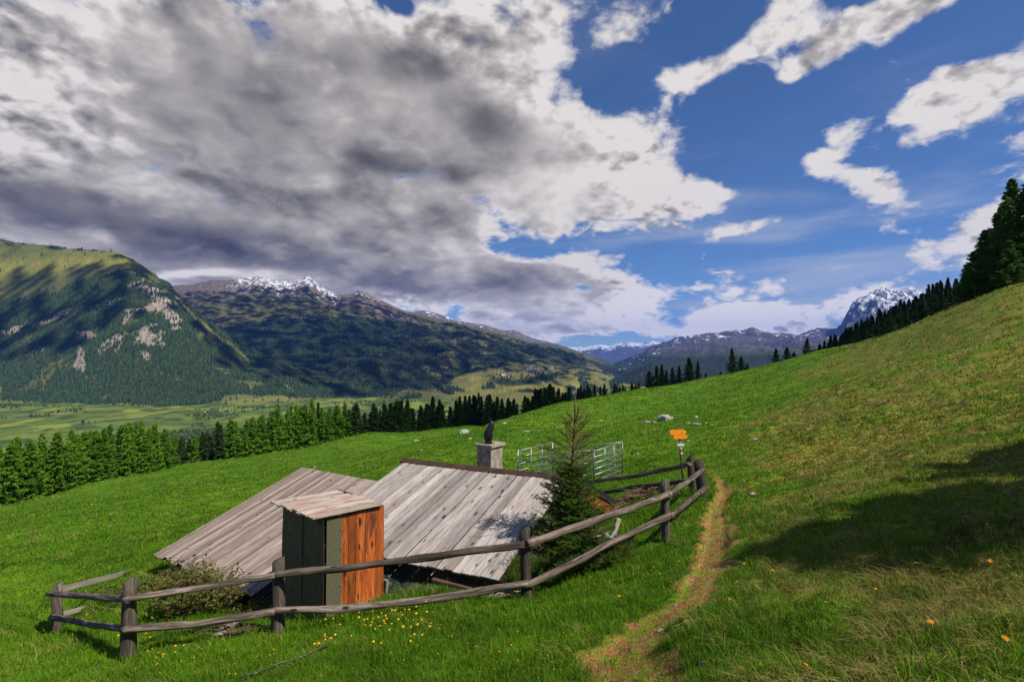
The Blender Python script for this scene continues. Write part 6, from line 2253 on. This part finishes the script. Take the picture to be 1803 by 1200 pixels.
M_cloud = material('cloud', m_cloud, rough=1.0, spec=0.0)
CZ = 5000.0
COFF = SUN_AZ * (1 / math.tan(SUN_EL))


def cloud(spot_mask, x0, x1, y0, y1, zref, step, label, seed, tatter=0.0):
    """spot_mask(x, y) -> where on the land (height zref) shade falls"""
    xs_, ys_ = np.arange(x0, x1, step), np.arange(y0, y1, step)
    X, Y = np.meshgrid(xs_, ys_)
    mk = spot_mask(X, Y)
    dz_ = CZ - zref
    CX, CY = X + COFF.x * dz_, Y + COFF.y * dz_
    th = np.clip(mk, 0, 1) ** 0.5 * (step * 1.5 + 0.3 * step * fbm(X / (step * 4), Y / (step * 4), oct=3))
    keep = (mk[:-1, :-1] > 0.03) & (mk[1:, 1:] > 0.03) & (mk[1:, :-1] > 0.03) & (mk[:-1, 1:] > 0.03)
    if tatter:          # a broken, tattered sheet lets part of the sun through
        keep &= np.random.RandomState(seed).uniform(size=keep.shape) > tatter
    n_ = X.size
    ii = np.arange(n_).reshape(X.shape)
    q = np.stack([ii[:-1, :-1], ii[:-1, 1:], ii[1:, 1:], ii[1:, :-1]], -1)[keep]
    top = np.stack([CX, CY, CZ + th], -1).reshape(-1, 3)
    bot = np.stack([CX, CY, CZ - th * 0.3], -1).reshape(-1, 3)
    used = np.unique(q)
    rem = -np.ones(n_, int)
    rem[used] = np.arange(len(used))
    q = rem[q]
    V = np.vstack([top[used], bot[used]])
    o = np_mesh('cloud', V, np.vstack([q, q[:, ::-1] + len(used)]), M_cloud, smooth=True)  # added sheet, outline cut from the wanted shade pattern
    tag(o, label, 'cloud', kind='stuff')


def sh_mount(X, Y):
    px_ = 901.5 + FPX * X / Y
    m = sstep(Y, 3150, 3500) + 0 * X
    # sunlit openings
    m = m * (1 - np.exp(-(((px_ - 290) / 70) ** 2 + ((Y - 3350) / 260) ** 2)) * 1.3)
    m = m * (1 - np.exp(-(((px_ - 80) / 160) ** 2 + ((Y - 4330) / 230) ** 2)) * 1.9)
    m = m * (1 - np.exp(-(((px_ - 380) / 40) ** 2 + ((Y - 3900) / 200) ** 2)) * 1.0)
    m = m * (1 - np.exp(-(((px_ - 930) / 90) ** 2 + ((Y - 3800) / 700) ** 2)) * 1.3)
    m = m - 0.45 * fbm(X / 1300, Y / 1300, oct=2) * sstep(Y, 5000, 6000)
    m = m * (1 - sstep(Y, 8600, 9000)) * (1 - sstep(px_ + 60 * fbm(X / 500, Y / 500, oct=3), 960, 1090))
    return m - 0.12


cloud(sh_mount, -7500, 1500, 3000, 9000, 200, 60, 'unseen cloud sheet added overhead to shade the mountains', 1, 0.64)


def sh_edge(X, Y):
    px_ = 901.5 + FPX * X / Y
    edge = interp(px_, [(560, 205), (700, 196), (830, 215), (1000, 195), (1130, 208), (1250, 222), (1400, 226), (1600, 190), (1800, 140)])
    m = sstep(Y - edge, -6, 12) * (1 - sstep(Y, 420, 520)) * sstep(px_, 560, 640) + 0 * X
    return m - 0.1


cloud(sh_edge, -130, 460, 100, 540, -20, 9, 'small unseen cloud added overhead to shade the trees behind the meadow', 2)
# ================================================================ haze: one closed box of even, thin air round everything
hz0, hz1 = -1400.0, 2300.0
hv = np.array([(x, y, z) for x in (-34500, 34500) for y in (-34000, 34500) for z in (hz0, hz1)], float)
hf = np.array([(0, 1, 3, 2), (4, 6, 7, 5), (0, 4, 5, 1), (2, 3, 7, 6), (0, 2, 6, 4), (1, 5, 7, 3)])
mh = bpy.data.materials.new('haze')
mh.use_nodes = True
mh.node_tree.nodes.clear()
H = NT(mh.node_tree)
ho = H.n('ShaderNodeOutputMaterial')
pv = H.n('ShaderNodeVolumePrincipled')
pv.inputs['Color'].default_value = (0.10, 0.26, 0.92, 1)
pv.inputs['Density'].default_value = HAZE
pv.inputs['Anisotropy'].default_value = 0.0
mh.node_tree.links.new(pv.outputs[0], ho.inputs['Volume'])
haze = np_mesh('haze', hv, hf, mh)
tag(haze, kind='stuff')
